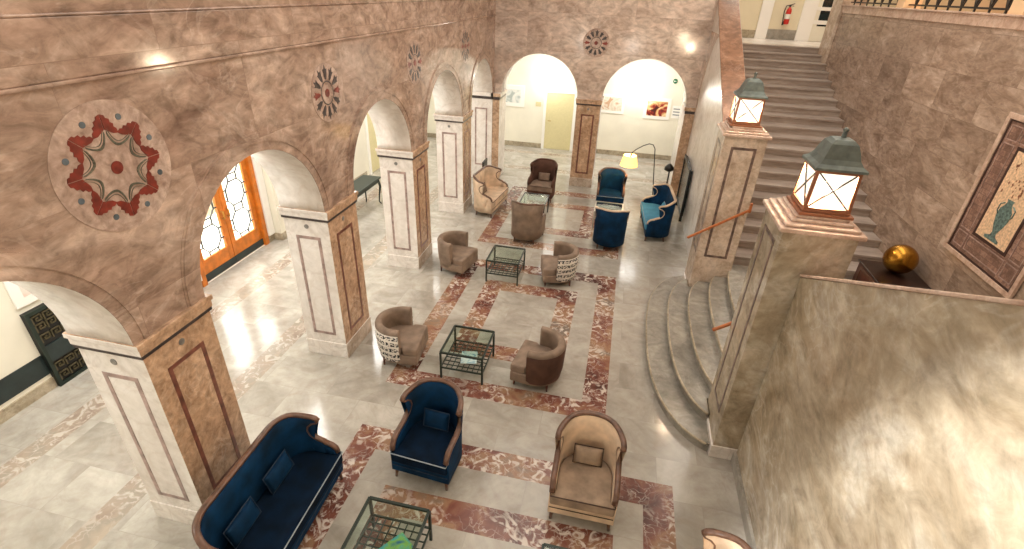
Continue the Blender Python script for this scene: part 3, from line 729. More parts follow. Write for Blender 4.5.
# curved steps
RZ = 0.15
def outline(xk, b, xc, n=2.6, xe=2.62, yc=7.565, m=48):
    a = xc - xk; pts = []
    for k in range(m + 1):
        t = -1 + 2 * k / m
        th = t * PI / 2
        c_, s_ = math.cos(th), math.sin(th)
        pts.append((xc - a * abs(c_) ** (2 / n), yc + b * math.copysign(abs(s_) ** (2 / n), s_)))
    pts = [(xe, yc - b)] + pts + [(xe, yc + b)]
    lo, hi, xw = 5.952, 9.178, 1.727        # the pedestals stand at x > xw beyond lo / hi
    half = [p for p in pts if p[1] <= yc]; out = []
    prev = None
    for p in half:
        if p[0] > xw and p[1] < lo:
            prev = p; continue
        if prev is not None:
            if p[0] <= xw:
                t = (prev[0] - xw) / (prev[0] - p[0]); out += [(xe, lo), (xw, lo), (xw, prev[1] + (p[1] - prev[1]) * t)]
            else:
                t = (lo - prev[1]) / (p[1] - prev[1]); out += [(xe, lo), (prev[0] + (p[0] - prev[0]) * t, lo)]
            prev = None
        out.append(p)
    return out + [(x, 2 * yc - y) for x, y in out[::-1] if y < yc - 1e-6]
t = thing('curved_steps', 'five curved grey marble steps rising from the lobby floor between the two pedestals', 'steps', (0, 0, 0))
for k, (xk, b, xc) in enumerate(((.95, 2.42, 2.2), (1.30, 2.08, 2.2), (1.63, 1.9, 2.45), (1.97, 1.86, 2.55), (2.30, 1.84, 2.61))):
    O = outline(xk, b, xc)
    mb = MB(); mb.prism(O, 0 if k == 0 else RZ * k - .01, RZ * (k + 1), 0)
    st = mb.build('step', 'step', t)
    mb = MB(); e = [p for p in O[1:-1] if p[0] < xk + .9 and not (abs(p[1] - 5.945) < 1e-4 or abs(p[1] - 9.185) < 1e-4)]
    mb.tube([(p[0] - .004, p[1], RZ * (k + 1) - .022) for p in e], .022, 8); mb.build('nosing', 'base_tan', st)
# landing
LZ = RZ * 5
mb = MB(); mb.box(2.4, 5.3, 3.0, 9.5, 0.3, LZ - .002); struct(mb.build('floor_landing', 'step'))
# long flight
XR = 5.3; NS = 20; RT = (4.12 - LZ) / NS; TD = .41; YT = 17.3
t = thing('staircase', 'long straight flight of marble stairs rising to the upper landing', 'stairs', (0, 0, 0))
for i in range(NS):
    y0 = YT - (NS - 1 - i) * TD; z1 = LZ + RT * (i + 1)
    mb = MB()
    mb.box(2.45, XR - .003, y0 + .03, y0 + TD + .05, z1 - RT - .02, z1 - .035, 1)
    mb.box(2.45, XR - .003, y0, y0 + TD + .05, z1 - .035, z1, 0)
    mb.build('step', ['stair', 'riser'], t)
mb = MB(); mb.box(2.45, 8.2, YT + .42, 21.0, 3.9, 4.118); struct(mb.build('floor_upper', 'white'))
# right wall
mb = MB(); mb.box(XR, XR + .3, -3.2, 16.6, .3, 5.2); struct(mb.build('wall_stair_right', 'brown_block'))
mb = MB(); mb.box(XR - .02, XR + .01, -3.2, 16.6, 5.04, 5.2); mb.box(XR - .05, XR + .32, -3.2, 16.6, 5.2, 5.23); struct(mb.build('trim_15', 'tan_marble', bevel=.006))
mb = MB(); mb.box(XR - .06, XR + .5, 16.6, 17.35, 3.4, 8.6); struct(mb.build('trim_16', 'ped'))
# upper landing wall with doors
YU = 20.0
mb = MB(); mb.box(1.9, 8.8, YU, YU + .25, 4.1, 8.6); struct(mb.build('wall_upper', 'cream_up'))
mb = MB(); mb.box(3.95, 4.3, YU - .08, YU + .02, 4.12, 8.0, 0); mb.box(5.2, 5.5, YU - .08, YU + .02, 4.12, 8, 0); mb.box(2.42, 3.95, YU - .02, YU + .01, 4.12, 4.36, 1); mb.box(4.3, 5.2, YU - .02, YU + .01, 4.12, 4.42, 2)
struct(mb.build('trim_17', ['white_paint', 'base_tan', 'step']))
d = bpy.data.objects.new('door_4', None); COL.objects.link(d); d.location = (5.95, YU, 4.12); struct(d)
mb = MB(); mb.box(-.45, -.33, -.06, .02, 0, 2.4); mb.box(.5, .6, -.06, .02, 0, 2.4); mb.box(-.33, .5, -.06, .02, 2.3, 2.4); mb.build('door_frame', 'white_paint', d)
mb = MB(); mb.box(-.33, .5, -.03, .01, 0.01, 2.3); lf = mb.build('door_leaf', 'cream', d)
mb = MB(); mb.box(-.2, .4, -.036, -.02, .45, 2.1); mb.build('glass_pane', 'screen', lf)
mb = MB(); mb.box(-.33, .5, -.042, -.02, .5, .62); mb.box(-.33, .5, -.042, -.02, .9, 1.0); mb.build('push_bar', 'white_paint', lf)
# fire extinguisher
t = thing('fire_extinguisher', 'red fire extinguisher hanging on the upper landing wall', 'fire extinguisher', (4.78, YU - .16, 4.58))
mb = MB(); mb.lathe([(.05, 0), (.075, .015), (.08, .05), (.08, .38), (.065, .44), (.03, .475), (.025, .5)], 20); mb.build('cylinder', 'red', t)
mb = MB(); mb.lathe([(.028, .5), (.03, .55), (.015, .57)], 12); mb.bar((0, 0, .56), (.12, 0, .6), .03, .02); mb.bar((0, 0, .54), (.11, 0, .53), .025, .015); mb.build('valve', 'black', t)
mb = MB(); mb.tube([(-.02, -.02, .55), (-.12, -.04, .53), (-.15, -.05, .38), (-.13, -.04, .18), (-.11, -.03, .08)], .016); mb.tube([(-.11, -.03, .1), (-.10, -.03, -.02)], [.02, .03]); mb.build('hose', 'black', t)
mb = MB(); mb.lathe([(.0812, .16), (.0812, .3)], 20, cap=False); mb.build('label', 'paper', t)
mb = MB(); mb.box(-.05, .05, .07, .165, .2, .32); mb.build('bracket', 'black', t)
# upper right gallery
mb = MB(); mb.box(XR + .3, 8.4, -3.2, 16.6, 4.9, 5.2, 0); mb.box(8.4, 8.6, -3.2, 20.0, 4.9, 8.6, 1)
struct(mb.build('floor_gallery', ['tan_marble', 'warm_wall']))
t = thing('gallery_railing', 'black iron lattice railing along the top of the right wall', 'railing', (XR + .12, 0, 5.23))
mb = MB(); mb.bar((0, 4, .06), (0, 16.5, .06), .03, .03); mb.bar((0, 4, .92), (0, 16.5, .92), .06, .05); mb.build('rails', 'black', t)
mb = MB(); y = 4.1
while y < 16.3:
    mb.bar((0, y, .03), (0, y + .42, .92), .022, .022); mb.bar((0, y + .42, .03), (0, y, .92), .022, .022); mb.bar((0, y, 0), (0, y, .92), .026, .026); y += .42
mb.build('lattice', 'black', t)
for i, y in enumerate((9.4, 13.2)):
    mb = MB(); mb.box(XR + .02, XR + .34, y, y + .34, 5.22, 8.6); struct(mb.build('trim_%d' % (18 + i), 'warm_wall'))

# handrails
def handrail(y, label, s):
    t = thing('handrail', label, 'handrail', (0, y, 0))
    mb = MB(); xa = 1.50 if s > 0 else 1.575; mb.bar((xa, 0, 1.36 + (xa - 1.5) * .708), (2.46, 0, 2.04), .036, .045); mb.build('rail', 'rail', t, bevel=.012)
    for x, z in ((1.85, 1.60), (2.36, 1.97)):
        mb = MB(); mb.tube([(x, 0, z), (x, s * .02, z - .06), (x, s * .085, z - .07)], .01, 8); mb.build('bracket', 'brass', t)
    mb = MB(); mb.bar((2.44, 0, 1.98), (2.44, 0, 2.16), .04, .05); mb.build('end_post', 'rail', t, bevel=.006)
handrail(9.11, 'orange wooden handrail across the front of the farther pedestal', 1)
handrail(6.02, 'orange wooden handrail behind the nearest pedestal, only its tip showing', -1)

# box + ball
t = thing('wooden_chest', 'dark red wooden chest on the stair landing under the golden ball', 'chest', (4.89, 8.4, LZ))
mb = MB(); mb.box(-.38, .40, -.8, .8, 0.0, .52); mb.build('body', 'wood_dark', t, bevel=.006)
mb = MB(); mb.box(-.40, .405, -.83, .83, .52, .55); mb.build('lid', 'wood_black', t, bevel=.006)
mb = MB(); frame_strips(mb, 'x', -.38, -.7, .7, .06, .48, .05, 0, -.01); mb.build('panel_moulding', 'wood_rim', t)
mb = MB(); rb = .25; mb.lathe([(rb * math.sin(PI * k / 24), -rb * math.cos(PI * k / 24)) for k in range(1, 24)], 36)
bo = mb.build('golden_ball', 'gold', None, smooth=True, loc=(4.93, 8.86, LZ + .55 + rb - .002)); tag(bo, 'shiny golden ball resting on the dark wooden chest', 'ball')

# mosaic panel on the right wall
t = thing('mosaic_panel', 'framed stone mosaic of a blue green vase on the right wall', 'mosaic', (XR, 7.72, 2.06))
mb = MB(); mb.box(-.03, -.001, -.77, .77, 0, 1.93); mb.build('border', 'mosaic', t)
mb = MB(); frame_strips(mb, 'x', -.03, -.77, .77, 0, 1.93, .03, 0, -.008); frame_strips(mb, 'x', -.03, -.385, .385, .34, 1.63, .045, 0, -.008); mb.build('lines', 'mosaic_dark', t)
mb = MB()
for q in ((-.70, -.46), (.46, .70)):
    for z0, z1 in ((.08, .30), (1.66, 1.86)): frame_strips(mb, 'x', -.03, q[0], q[1], z0, z1, .014, 0, -.006)
    frame_strips(mb, 'x', -.03, q[0], q[1], .34, 1.62, .014, 0, -.006)
for z0, z1 in ((.08, .30), (1.66, 1.86)): frame_strips(mb, 'x', -.03, -.42, .42, z0, z1, .014, 0, -.006)
mb.build('border_lines', 'inlay_line', t)
mb = MB(); frame_strips(mb, 'x', -.03, -.84, .84, -.07, 2.0, .07, 0, -.025); mb.build('frame', 'tan_marble', t, bevel=.006)
mb = MB(); mb.box(-.036, -.02, -.34, .34, .385, 1.585); mb.build('field', 'mosaic_field', t)
prof = [(.15, .41), (.16, .445), (.06, .48), (.045, .53), (.10, .63), (.14, .75), (.13, .85), (.075, .91), (.055, .97), (.08, 1.0)]
mb = MB(); mb.poly([(-.039, a, z) for a, z in prof] + [(-.039, -a, z) for a, z in prof[::-1]])
mb.build('vase', 'mosaic_vase', t)
for q in (-1, 1):
    mb = MB(); mb.tube([(-.037, q * .09, .94), (-.037, q * .16, .9), (-.037, q * .16, .81), (-.037, q * .12, .77)], .01, 6); mb.build('vase_handle', 'mosaic_vase', t)
mb = MB()
for k in range(46):
    a, z = random.uniform(-.28, .28), random.uniform(1.03, 1.52); s = random.uniform(.012, .024); r = random.uniform(0, PI)
    mb.poly([(-.0385, a + s * math.cos(r + q), z + s * 1.3 * math.sin(r + q)) for q in (0, 1.2, 2.6, 4.2)])
mb.build('leaves', 'speck', t, clean=False)

# ------------------------------------------------------------------ seating
def u_path(w, d, n=13, yf=None, rc=None):
    """plan curve of an upholstered back: from front right, round the back, to front left; chair faces -y"""
    a = w / 2; rc = rc or min(a, d * .55); pts = []
    yf = -d / 2 if yf is None else yf
    ya = d / 2 - rc
    m = 8
    for k in range(m): pts.append((a, yf + (ya - yf) * k / m))
    for k in range(n + 1):
        an = PI / 2 * k / n
        pts.append((a - rc + rc * math.cos(an), ya + rc * math.sin(an)))
    if 2 * (a - rc) > .05:
        for k in range(1, 8): pts.append((a - rc - 2 * (a - rc) * k / 8, d / 2))
    q = [(-x, y) for x, y in pts[::-1]]
    if abs(q[0][0] - pts[-1][0]) < 1e-4: q = q[1:]
    if 2 * (a - rc) > .05:
        q = [(-x, y) for x, y in pts[:8 + n + 1][::-1]]
    return pts + q
def arclen(p):
    s = [0.0]
    for a, b in zip(p, p[1:]): s.append(s[-1] + math.hypot(b[0] - a[0], b[1] - a[1]))
    return s
def resample(p, n):
    s = arclen(p); L = s[-1]; out = []; j = 0
    for k in range(n + 1):
        q = L * k / n
        while j < len(s) - 2 and s[j + 1] < q: j += 1
        f = (q - s[j]) / max(1e-9, s[j + 1] - s[j])
        out.append((p[j][0] + (p[j + 1][0] - p[j][0]) * f, p[j][1] + (p[j + 1][1] - p[j][1]) * f))
    return out, L
def normals(p):
    out = []
    for i in range(len(p)):
        a, b = p[max(0, i - 1)], p[min(len(p) - 1, i + 1)]
        dx, dy = b[0] - a[0], b[1] - a[1]; l = math.hypot(dx, dy) or 1
        out.append((dy / l, -dx / l))
    return out   # outward for counter-clockwise from the right
def sstep(a, b, x):
    t = max(0, min(1, (x - a) / (b - a))); return t * t * (3 - 2 * t)

def wing_seat(name, label, cat, w, d, fab, rim, pipe, loc, rz, group, hb=1.02, inner=None, rc=None, leg_mat='wood_rim', armh=.60, front=.47, ear=.5):
    t = thing(name, label, cat, loc, rz, group)
    P, L = resample(u_path(w, d, rc=rc), 120); N = normals(P)
    def at(s):
        s = max(0, min(L, s)); k = min(119, int(s / L * 120)); f_ = s / L * 120 - k
        p = [P[k][c] + (P[k + 1][c] - P[k][c]) * f_ for c in (0, 1)]; q = [N[k][c] + (N[k + 1][c] - N[k][c]) * f_ for c in (0, 1)]
        l = math.hypot(*q); return p[0], p[1], q[0] / l, q[1] / l
    A = d * ear
    # top edge of half the back as (distance along the plan, height): arm, scallop, ear, level crown
    half = [(0, front), (.02, front + (armh - front) * .45), (.07, front + (armh - front) * .75), (.15, armh - .01), (A - .15, armh), (A - .05, armh + .035), (A + .015, armh + .085), (A + .042, armh + .15), (A + .03, armh + .21),
            (A - .02, armh + .255), (A - .075, armh + .275), (A - .095, armh + .305), (A - .07, armh + .33), (A - .01, armh + .345)]
    h0 = half[-1][1]
    for k in range(1, 7): half.append((A - .01 + .30 * k / 6, h0 + (hb - h0) * sstep(0, 1, k / 6)))
    base = [A * .98 * k / 12 for k in range(13)]
    nb = len(half); bs = []
    for k in range(nb): bs.append(min(half[k][0], A * .93) if k < 6 else A * .93 + (A + .02 - A * .93) * (k - 5) / 9 if k < 14 else half[k][0])
    rest = [half[-1][0] + (L / 2 - half[-1][0]) * k / 14 for k in range(1, 15)]
    top = half + [(q, hb) for q in rest]; bs = bs + rest
    top = top + [(L - q, h) for q, h in top[-2::-1]]; bs = bs + [L - q for q in bs[-2::-1]]
    th = .06; flare = lambda z: .03 * max(0, z - .45) / .6
    rows = []; edge = []
    for (s1, h), s0 in zip(top, bs):
        o_, i_ = [], []
        for f_ in (0, .25, .5, .75, 1):
            z = .13 + (h - .13) * f_; s = s0 + (s1 - s0) * f_ ** 2
            x, y, nx, ny = at(s); e = flare(z)
            o_.append((x + nx * e, y + ny * e, z)); i_.append((x + nx * (e - th), y + ny * (e - th), z))
        rows.append(o_ + i_[::-1]); x, y, nx, ny = at(s1); e = flare(h) - th / 2
        edge.append(Vector((x + nx * e, y + ny * e, h))); 
    mb = MB(); V = mb.grid(rows, 0, True, True)
    for r in (V[0], V[-1]): mb.bm.faces.new(r)
    mb.build('backrest', fab, t)
    # wooden rim swept along that edge
    mb = MB(); rr = []
    for i, (s1, h) in enumerate(top):
        a, b = edge[max(0, i - 1)], edge[min(len(edge) - 1, i + 1)]; d_ = (b - a).normalized()
        x, y, nx, ny = at(s1); n_ = Vector((nx, ny, 0)); n_ = (n_ - d_ * n_.dot(d_)).normalized(); up = n_.cross(d_); 
        if i in (0,): up = up
        c = edge[i]; hw, hh = .032, .014
        rr.append([c + n_ * hw - up * hh, c + n_ * hw + up * hh * .4, c + n_ * hw * .5 + up * hh * 1.2, c - n_ * hw * .5 + up * hh * 1.2, c - n_ * hw + up * hh * .4, c - n_ * hw - up * hh])
    V = mb.grid(rr, 0, True, True)
    for r in (V[0], V[-1]): mb.bm.faces.new(r)
    mb.build('wooden_rim', rim, t)
    # seat base and cushion
    yf = -d / 2 - .035
    inner_p = [(p[0] - n_[0] * th, p[1] - n_[1] * th) for p, n_ in zip(P, N)]
    base = [(w / 2 - .01, yf + .03)] + [(p[0] - n_[0] * .03, p[1] - n_[1] * .03) for p, n_ in zip(P, N)][5:-5] + [(-w / 2 + .01, yf + .03)]
    mb = MB(); mb.prism(base, .13, .31, 0); mb.build('seat_base', fab, t, bevel=.012)
    cu = [(w / 2 - th - .005, -d / 2 + .06), (w / 2 - .012, -d / 2 + .01), (w / 2 - .012, yf)] + [(-w / 2 + .012, yf), (-w / 2 + .012, -d / 2 + .01), (-w / 2 + th + .005, -d / 2 + .06)] + [(p[0] * .99, p[1] - .005) for p in inner_p[12:-12]][::-1]
    mb = MB(); mb.prism(cu, .305, .455, 0); mb.build('seat_cushion', inner or fab, t, bevel=.025)
    mb = MB(); mb.tube([(w / 2 - .012, -d / 2 + .02, .45), (w / 2 - .014, yf - .002, .45), (-w / 2 + .014, yf - .002, .45), (-w / 2 + .012, -d / 2 + .02, .45)], .007, 8)
    mb.build('cushion_piping', pipe, t)
    mb = MB(); mb.tube([(w / 2 - .012, yf + .024, .235), (-w / 2 + .012, yf + .024, .235)], .005, 8)
    mb.build('base_piping', 'pipe_navy' if fab == 'navy' else pipe, t)
    for sx in (-1, 1):
        for y, sp in ((-d / 2 + .04, -.02), (d / 2 - .16, .03)):
            x = sx * (w / 2 - (.05 if y < 0 else max(.1, (rc or d * .55) * .35)))
            mb = MB(); mb.tube([(x, y, .15), (x + sx * .012, y + sp, .0)], [.026, .016], 10); mb.build('leg', leg_mat, t)
    return t

def pillow(label, fab, pipe, loc, rz, w=.34, hgt=.24, th=.11, tilt=-.3, group=None):
    t = thing('lumbar_pillow', label, 'pillow', loc, rz, group)
    rows = []; n = 10
    mb = MB()
    for sgn in (1, -1):
        rows = []
        for i in range(n + 1):
            u = -1 + 2 * i / n; row = []
            for j in range(n + 1):
                v = -1 + 2 * j / n
                k = max(0, (1 - abs(u) ** 2.6)) ** .5 * max(0, (1 - abs(v) ** 2.6)) ** .5
                row.append((u * w / 2 * (1 - .05 * (1 - v * v)), sgn * th / 2 * k, v * hgt / 2 * (1 - .06 * (1 - u * u))))
            rows.append(row)
        mb.grid(rows)
    mb.xf(Matrix.Translation((0, 0, hgt / 2 * math.cos(tilt))) @ Matrix.Rotation(tilt, 4, 'X'))
    mb.build('cover', fab, t)
    mb = MB(); e = .985
    q = [(-w / 2 * e, 0, -hgt / 2 * e), (w / 2 * e, 0, -hgt / 2 * e), (w / 2 * e, 0, hgt / 2 * e), (-w / 2 * e, 0, hgt / 2 * e)]
    mb.tube(q, .007, 6, closed=True); mb.xf(Matrix.Translation((0, 0, hgt / 2 * math.cos(tilt))) @ Matrix.Rotation(tilt, 4, 'X'))
    mb.build('piping', pipe, t)
    return t
def local(loc, rz, x, y, z=.455):
    c, s = math.cos(rz), math.sin(rz); return (loc[0] + x * c - y * s, loc[1] + x * s + y * c, z)

GW = 'high backed armchairs of the lobby'
def wing(loc, rz, fab, rim, pipe, label, pl=None, pf=None, ppipe=None, **kw):
    t = wing_seat('wing_armchair', label, 'armchair', .74, .74, fab, rim, pipe, loc, rz, GW, ear=.62, armh=.62, hb=1.03, **kw)
    if pl: pillow(pl, pf or fab, ppipe or pipe, local(loc, rz, 0, .15), rz)
    return t
wing((-1.75, 4.20, 0), R(-4), 'navy', 'wood_rim', 'pipe_light', 'navy velvet wing armchair with brown wooden rim beside the red marble stripe corner', 'navy lumbar pillow on the navy wing armchair in front', ppipe='pipe_navy', inner='navy_shaded')
wing((0.16, 4.11, 0), R(0), 'tan', 'wood_rim', 'pipe_dark', 'tan velvet wing armchair with brown rim and dark piping at front centre', 'tan lumbar pillow with dark piping on the front tan armchair', 'tan_dark', inner='tan_dark')
wing((-1.96, 13.92, 0), R(-3), 'dark_brown', 'dark_brown', 'pipe_dark', 'dark brown armchair facing the camera behind the rear left glass table', 'brown lumbar pillow on the dark brown armchair at the back', 'brown_velvet', inner='brown_velvet')
wing((-0.02, 13.72, 0), R(2), 'navy', 'wood_rim', 'pipe_light', 'navy armchair facing the camera in front of the arcade pier at the back', None, inner='navy')
wing((-1.86, 11.02, 0), R(180 - 4), 'brown_velvet', 'wood_rim', 'pipe_dark', 'tan brown armchair seen from behind at the rear left glass table')
wing((0.09, 11.22, 0), R(180), 'navy', 'tan', 'pipe_light', 'navy armchair seen from behind with a pale rim at the rear right glass table')
GS = 'curved back sofas of the lobby'
def sofa(loc, rz, w, fab, rim, pipe, label, pls, pf, ppipe=None, **kw):
    t = wing_seat('curved_sofa', label, 'sofa', w, .60, fab, rim, pipe, loc, rz, GS, rc=.33, **kw)
    for px, lb in pls: pillow(lb, pf, ppipe or pipe, local(loc, rz, px, .15), rz, w=.42)
    return t
sofa((-2.985, 2.88, 0), R(92), 1.64, 'navy', 'wood_rim', 'pipe_light', 'navy velvet sofa with brown wooden rim in front of the nearest pier',
     [(-.3, 'navy lumbar pillow nearer the camera on the front navy sofa'), (.32, 'navy lumbar pillow farther from the camera on the front navy sofa')], 'navy', ppipe='pipe_navy', inner='navy_shaded')
sofa((1.38, 2.50, 0), R(-90), 1.64, 'tan', 'wood_rim', 'pipe_dark', 'tan sofa with brown wooden rim cut off by the bottom edge near the right wall', [], 'tan')
sofa((-3.2, 12.62, 0), R(84), 1.3, 'tan', 'wood_rim', 'pipe_dark', 'tan sofa beside the left arcade at the rear left glass table',
     [(-.1, 'brown pillow on the tan sofa by the left arcade')], 'brown_velvet')
sofa((1.2, 12.5, 0), R(-86), 1.56, 'navy', 'tan', 'pipe_light', 'navy sofa with light blue seat by the right wall under the floor lamp',
     [(-.1, 'light blue pillow on the navy sofa by the right wall')], 'light_blue', inner='light_blue')

def tub(loc, rz, fab, outer, label, group='round tub chairs around the low tables'):
    t = thing('tub_chair', label, 'tub chair', loc, rz, group)
    r = .37; P = [(r, -.08), (r, -.04)] + [(r * math.cos(PI * k / 30), r * math.sin(PI * k / 30)) for k in range(31)] + [(-r, -.04), (-r, -.08)]
    N = normals(P); th = .085; H = .73
    rows = []
    for p, nn in zip(P, N):
        f = lambda e, z: (p[0] + nn[0] * e, p[1] + nn[1] * e, z)
        row = [f(-.03, .13), f(0, .3), f(.012, .5), f(.018, H - .05), f(.005, H - .012), f(-.02, H), f(-th + .02, H), f(-th - .005, H - .012), f(-th - .008, H - .06), f(-th, .5), f(-th, .3), f(-th, .2)]
        rows.append(row)
    mb = MB(); V = mb.grid(rows, 0, True, True)
    for rr in (V[0], V[-1]): mb.bm.faces.new(rr)
    mb.build('backrest', fab, t)
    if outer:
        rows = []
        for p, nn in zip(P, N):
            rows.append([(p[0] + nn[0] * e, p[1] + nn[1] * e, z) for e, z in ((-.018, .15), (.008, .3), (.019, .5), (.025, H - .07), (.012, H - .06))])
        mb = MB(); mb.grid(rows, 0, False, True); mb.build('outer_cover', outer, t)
    base = [(r - .02, -.34), (r - .01, -.08)] + [((r - .02) * math.cos(PI * k / 24), (r - .02) * math.sin(PI * k / 24)) for k in range(25)] + [(-r + .01, -.08), (-r + .02, -.34)]
    mb = MB(); mb.prism(base, .12, .29); mb.build('seat_base', fab, t, bevel=.015)
    q = r - th + .01
    cu = [(r - .025, -.345), (r - .025, -.12), (q, -.09)] + [(q * math.cos(PI * k / 24), q * math.sin(PI * k / 24)) for k in range(25)] + [(-q, -.09), (-r + .025, -.12), (-r + .025, -.345)]
    mb = MB(); mb.prism(cu, .285, .42); mb.build('seat_cushion', fab, t, bevel=.03)
    for x, y in ((.27, -.28), (-.27, -.28), (.24, .22), (-.24, .22)):
        mb = MB(); mb.tube([(x, y, .14), (x * 1.04, y * 1.04, 0)], [.022, .014], 10); mb.build('leg', 'wood_dark', t)
    return t
tub((-2.95, 6.07, 0), R(90 + 6), 'brown_velvet', 'pattern', 'brown tub chair with black and white lettered back left of the middle table')
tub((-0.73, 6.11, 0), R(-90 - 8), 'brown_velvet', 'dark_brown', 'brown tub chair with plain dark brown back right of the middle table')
tub((-3.02, 9.13, 0), R(90 - 12), 'brown_velvet', None, 'plain brown tub chair left of the farther low table by the arcade')
tub((-0.85, 9.25, 0), R(-90 + 14), 'brown_velvet', 'pattern', 'tub chair with black and white lettered back right of the farther low table')

# ------------------------------------------------------------------ tables
def coffee_table(loc, w, d, label, frame='iron', shelf=True, group='low glass tables of the lobby', hgt=.5, rz=0):
    t = thing('coffee_table', label, 'coffee table', loc, rz, group); a, b = w / 2 - .014, d / 2 - .014; k = .028
    mb = MB()
    for z in (hgt - .014,):
        mb.bar((-a, -b, z), (a, -b, z), k); mb.bar((-a, b, z), (a, b, z), k); mb.bar((-a, -b, z), (-a, b, z), k); mb.bar((a, -b, z), (a, b, z), k)
    mb.build('top_frame', frame, t)
    for x in (-a, a):
        for y in (-b, b):
            mb = MB(); mb.bar((x, y, 0), (x, y, hgt - .02), k); mb.build('leg', frame, t)
    mb = MB(); mb.box(-a + .012, a - .012, -b + .012, b - .012, hgt - .012, hgt - .002); mb.build('glass_top', 'glass', t)
    if shelf:
        mb = MB(); z = .2
        for s in (-1, 1): mb.bar((-a, s * b, z), (a, s * b, z), .02); mb.bar((s * a, -b, z), (s * a, b, z), .02)
        for i in range(1, 8):
            mb.bar((-a + 2 * a * i / 8, -b, z), (-a + 2 * a * i / 8, b, z), .012)
            mb.bar((-a, -b + 2 * b * i / 8, z), (a, -b + 2 * b * i / 8, z), .012)
        mb.build('lattice_shelf', frame, t)
    return t
coffee_table((-1.74, 2.85, 0), .70, .70, 'dark iron glass table in front of the navy sofa with the green magazine inside')
coffee_table((-1.85, 6.09, 0), .68, .74, 'dark iron glass table between the two middle tub chairs')
coffee_table((-1.94, 9.13, 0), .68, .74, 'dark iron glass table between the two farther tub chairs')
coffee_table((0.16, 2.79, 0), .70, .66, 'dark iron glass table at the bottom edge before the tan armchair')
coffee_table((-1.94, 12.42, 0), .68, .84, 'black framed glass table between the tan sofa and dark brown armchair', 'black', False)
coffee_table((-0.0, 12.42, 0), .72, .74, 'pale framed glass table between the two rear navy armchairs', 'pale_metal', False)
def magazine(loc, rz, w, d, mat, label):
    t = thing('magazine', label, 'magazine', loc, rz)
    mb = MB(); mb.box(-w / 2 + .003, w / 2 - .003, -d / 2 + .003, d / 2 - .003, 0, .010); mb.build('pages', 'paper', t)
    mb = MB(); mb.box(-w / 2, w / 2, -d / 2, d / 2, .010, .013); mb.box(-w / 2, -w / 2 + .003, -d / 2, d / 2, 0, .010); mb.build('cover', mat, t)
magazine((-1.66, 2.86, .207), R(-35), .25, .32, 'mag_green', 'green and blue magazine on the lattice shelf of the front table')
magazine((-1.82, 6.05, .207), R(12), .25, .30, 'mag_blue', 'pale blue magazine on the lattice shelf of the middle table')

# floor lamp with hanging shade
t = thing('floor_lamp', 'arched floor lamp with a lit yellow shade behind the light blue sofa', 'floor lamp', (1.16, 13.62, 0))
mb = MB(); mb.lathe([(.14, 0), (.14, .02), (.02, .035), (.012, .06)], 24); mb.build('base', 'black', t)
mb = MB(); mb.tube([(0, 0, .05), (-.08, 0, .8), (-.2, 0, 1.78), (-.26, 0, 1.88), (-.36, 0, 1.9), (-.5, 0, 1.84), (-.68, -.02, 1.72), (-.76, -.02, 1.64)], .012, 8); mb.build('pole', 'black', t)
mb = MB(); mb.lathe([(.235, 0), (.17, .28)], 28, (-.80, -.02, 1.28), cap=False); mb.lathe([(.23, 0), (.165, .28)], 28, (-.80, -.02, 1.28), cap=False); mb.build('lamp_shade', 'shade', t)
mb = MB(); mb.tube([(-.76, -.02, 1.64), (-.80, -.02, 1.46)], .02, 10); mb.build('socket', 'black', t)
L = bpy.data.lights.new('shade_bulb', 'POINT'); L.energy = 25; L.color = (1, .75, .42); L.shadow_soft_size = .05
o = bpy.data.objects.new('shade_bulb', L); COL.objects.link(o); o.location = (1.16 - .80, 13.60, 1.40)
t = thing('reading_lamp', 'black reading lamp on a stand behind the navy sofa by the right wall', 'floor lamp', (1.52, 14.55, 0))
mb = MB(); mb.lathe([(.12, 0), (.12, .02), (.015, .03)], 20); mb.build('base', 'black', t)
mb = MB(); mb.tube([(0, 0, .02), (0, 0, 1.0)], .02, 8); mb.build('pole', 'black', t)
mb = MB(); mb.lathe([(.05, .0), (.13, .04), (.13, .12), (.06, .2), (.02, .22)], 18, (-.02, 0, .95)); mb.build('head', 'black', t)
t = thing('dark_screen', 'dark framed panel leaning on the right wall behind the navy sofa', 'panel', (1.9, 13.9, 0))
mb = MB(); mb.box(-.02, .04, -.72, .72, .2, 1.42); mb.build('panel', 'screen', t)
mb = MB(); frame_strips(mb, 'x', -.02, -.75, .75, .17, 1.45, .05, 0, -.02)
mb.build('frame', 'black', t)
for y in (-.6, .6):
    mb = MB(); mb.box(-.03, .04, y - .03, y + .03, 0, .2); mb.build('foot', 'black', t)
# dark chair by the corner pier
t = thing('side_chair', 'small black chair in the far left corner behind the tan sofa', 'chair', (-3.5, 13.95, 0), R(90))
mb = MB(); mb.box(-.22, .22, -.22, .22, .42, .47); mb.build('seat', 'black', t, bevel=.015)
mb = MB(); mb.box(-.22, .22, .17, .22, .55, .92); mb.build('backrest', 'black', t, bevel=.015)
for x in (-.19, .19):
    for y, z in ((-.19, .42), (.195, .92)):
        mb = MB(); mb.bar((x, y, 0), (x, y, z), .03); mb.build('leg', 'black', t)

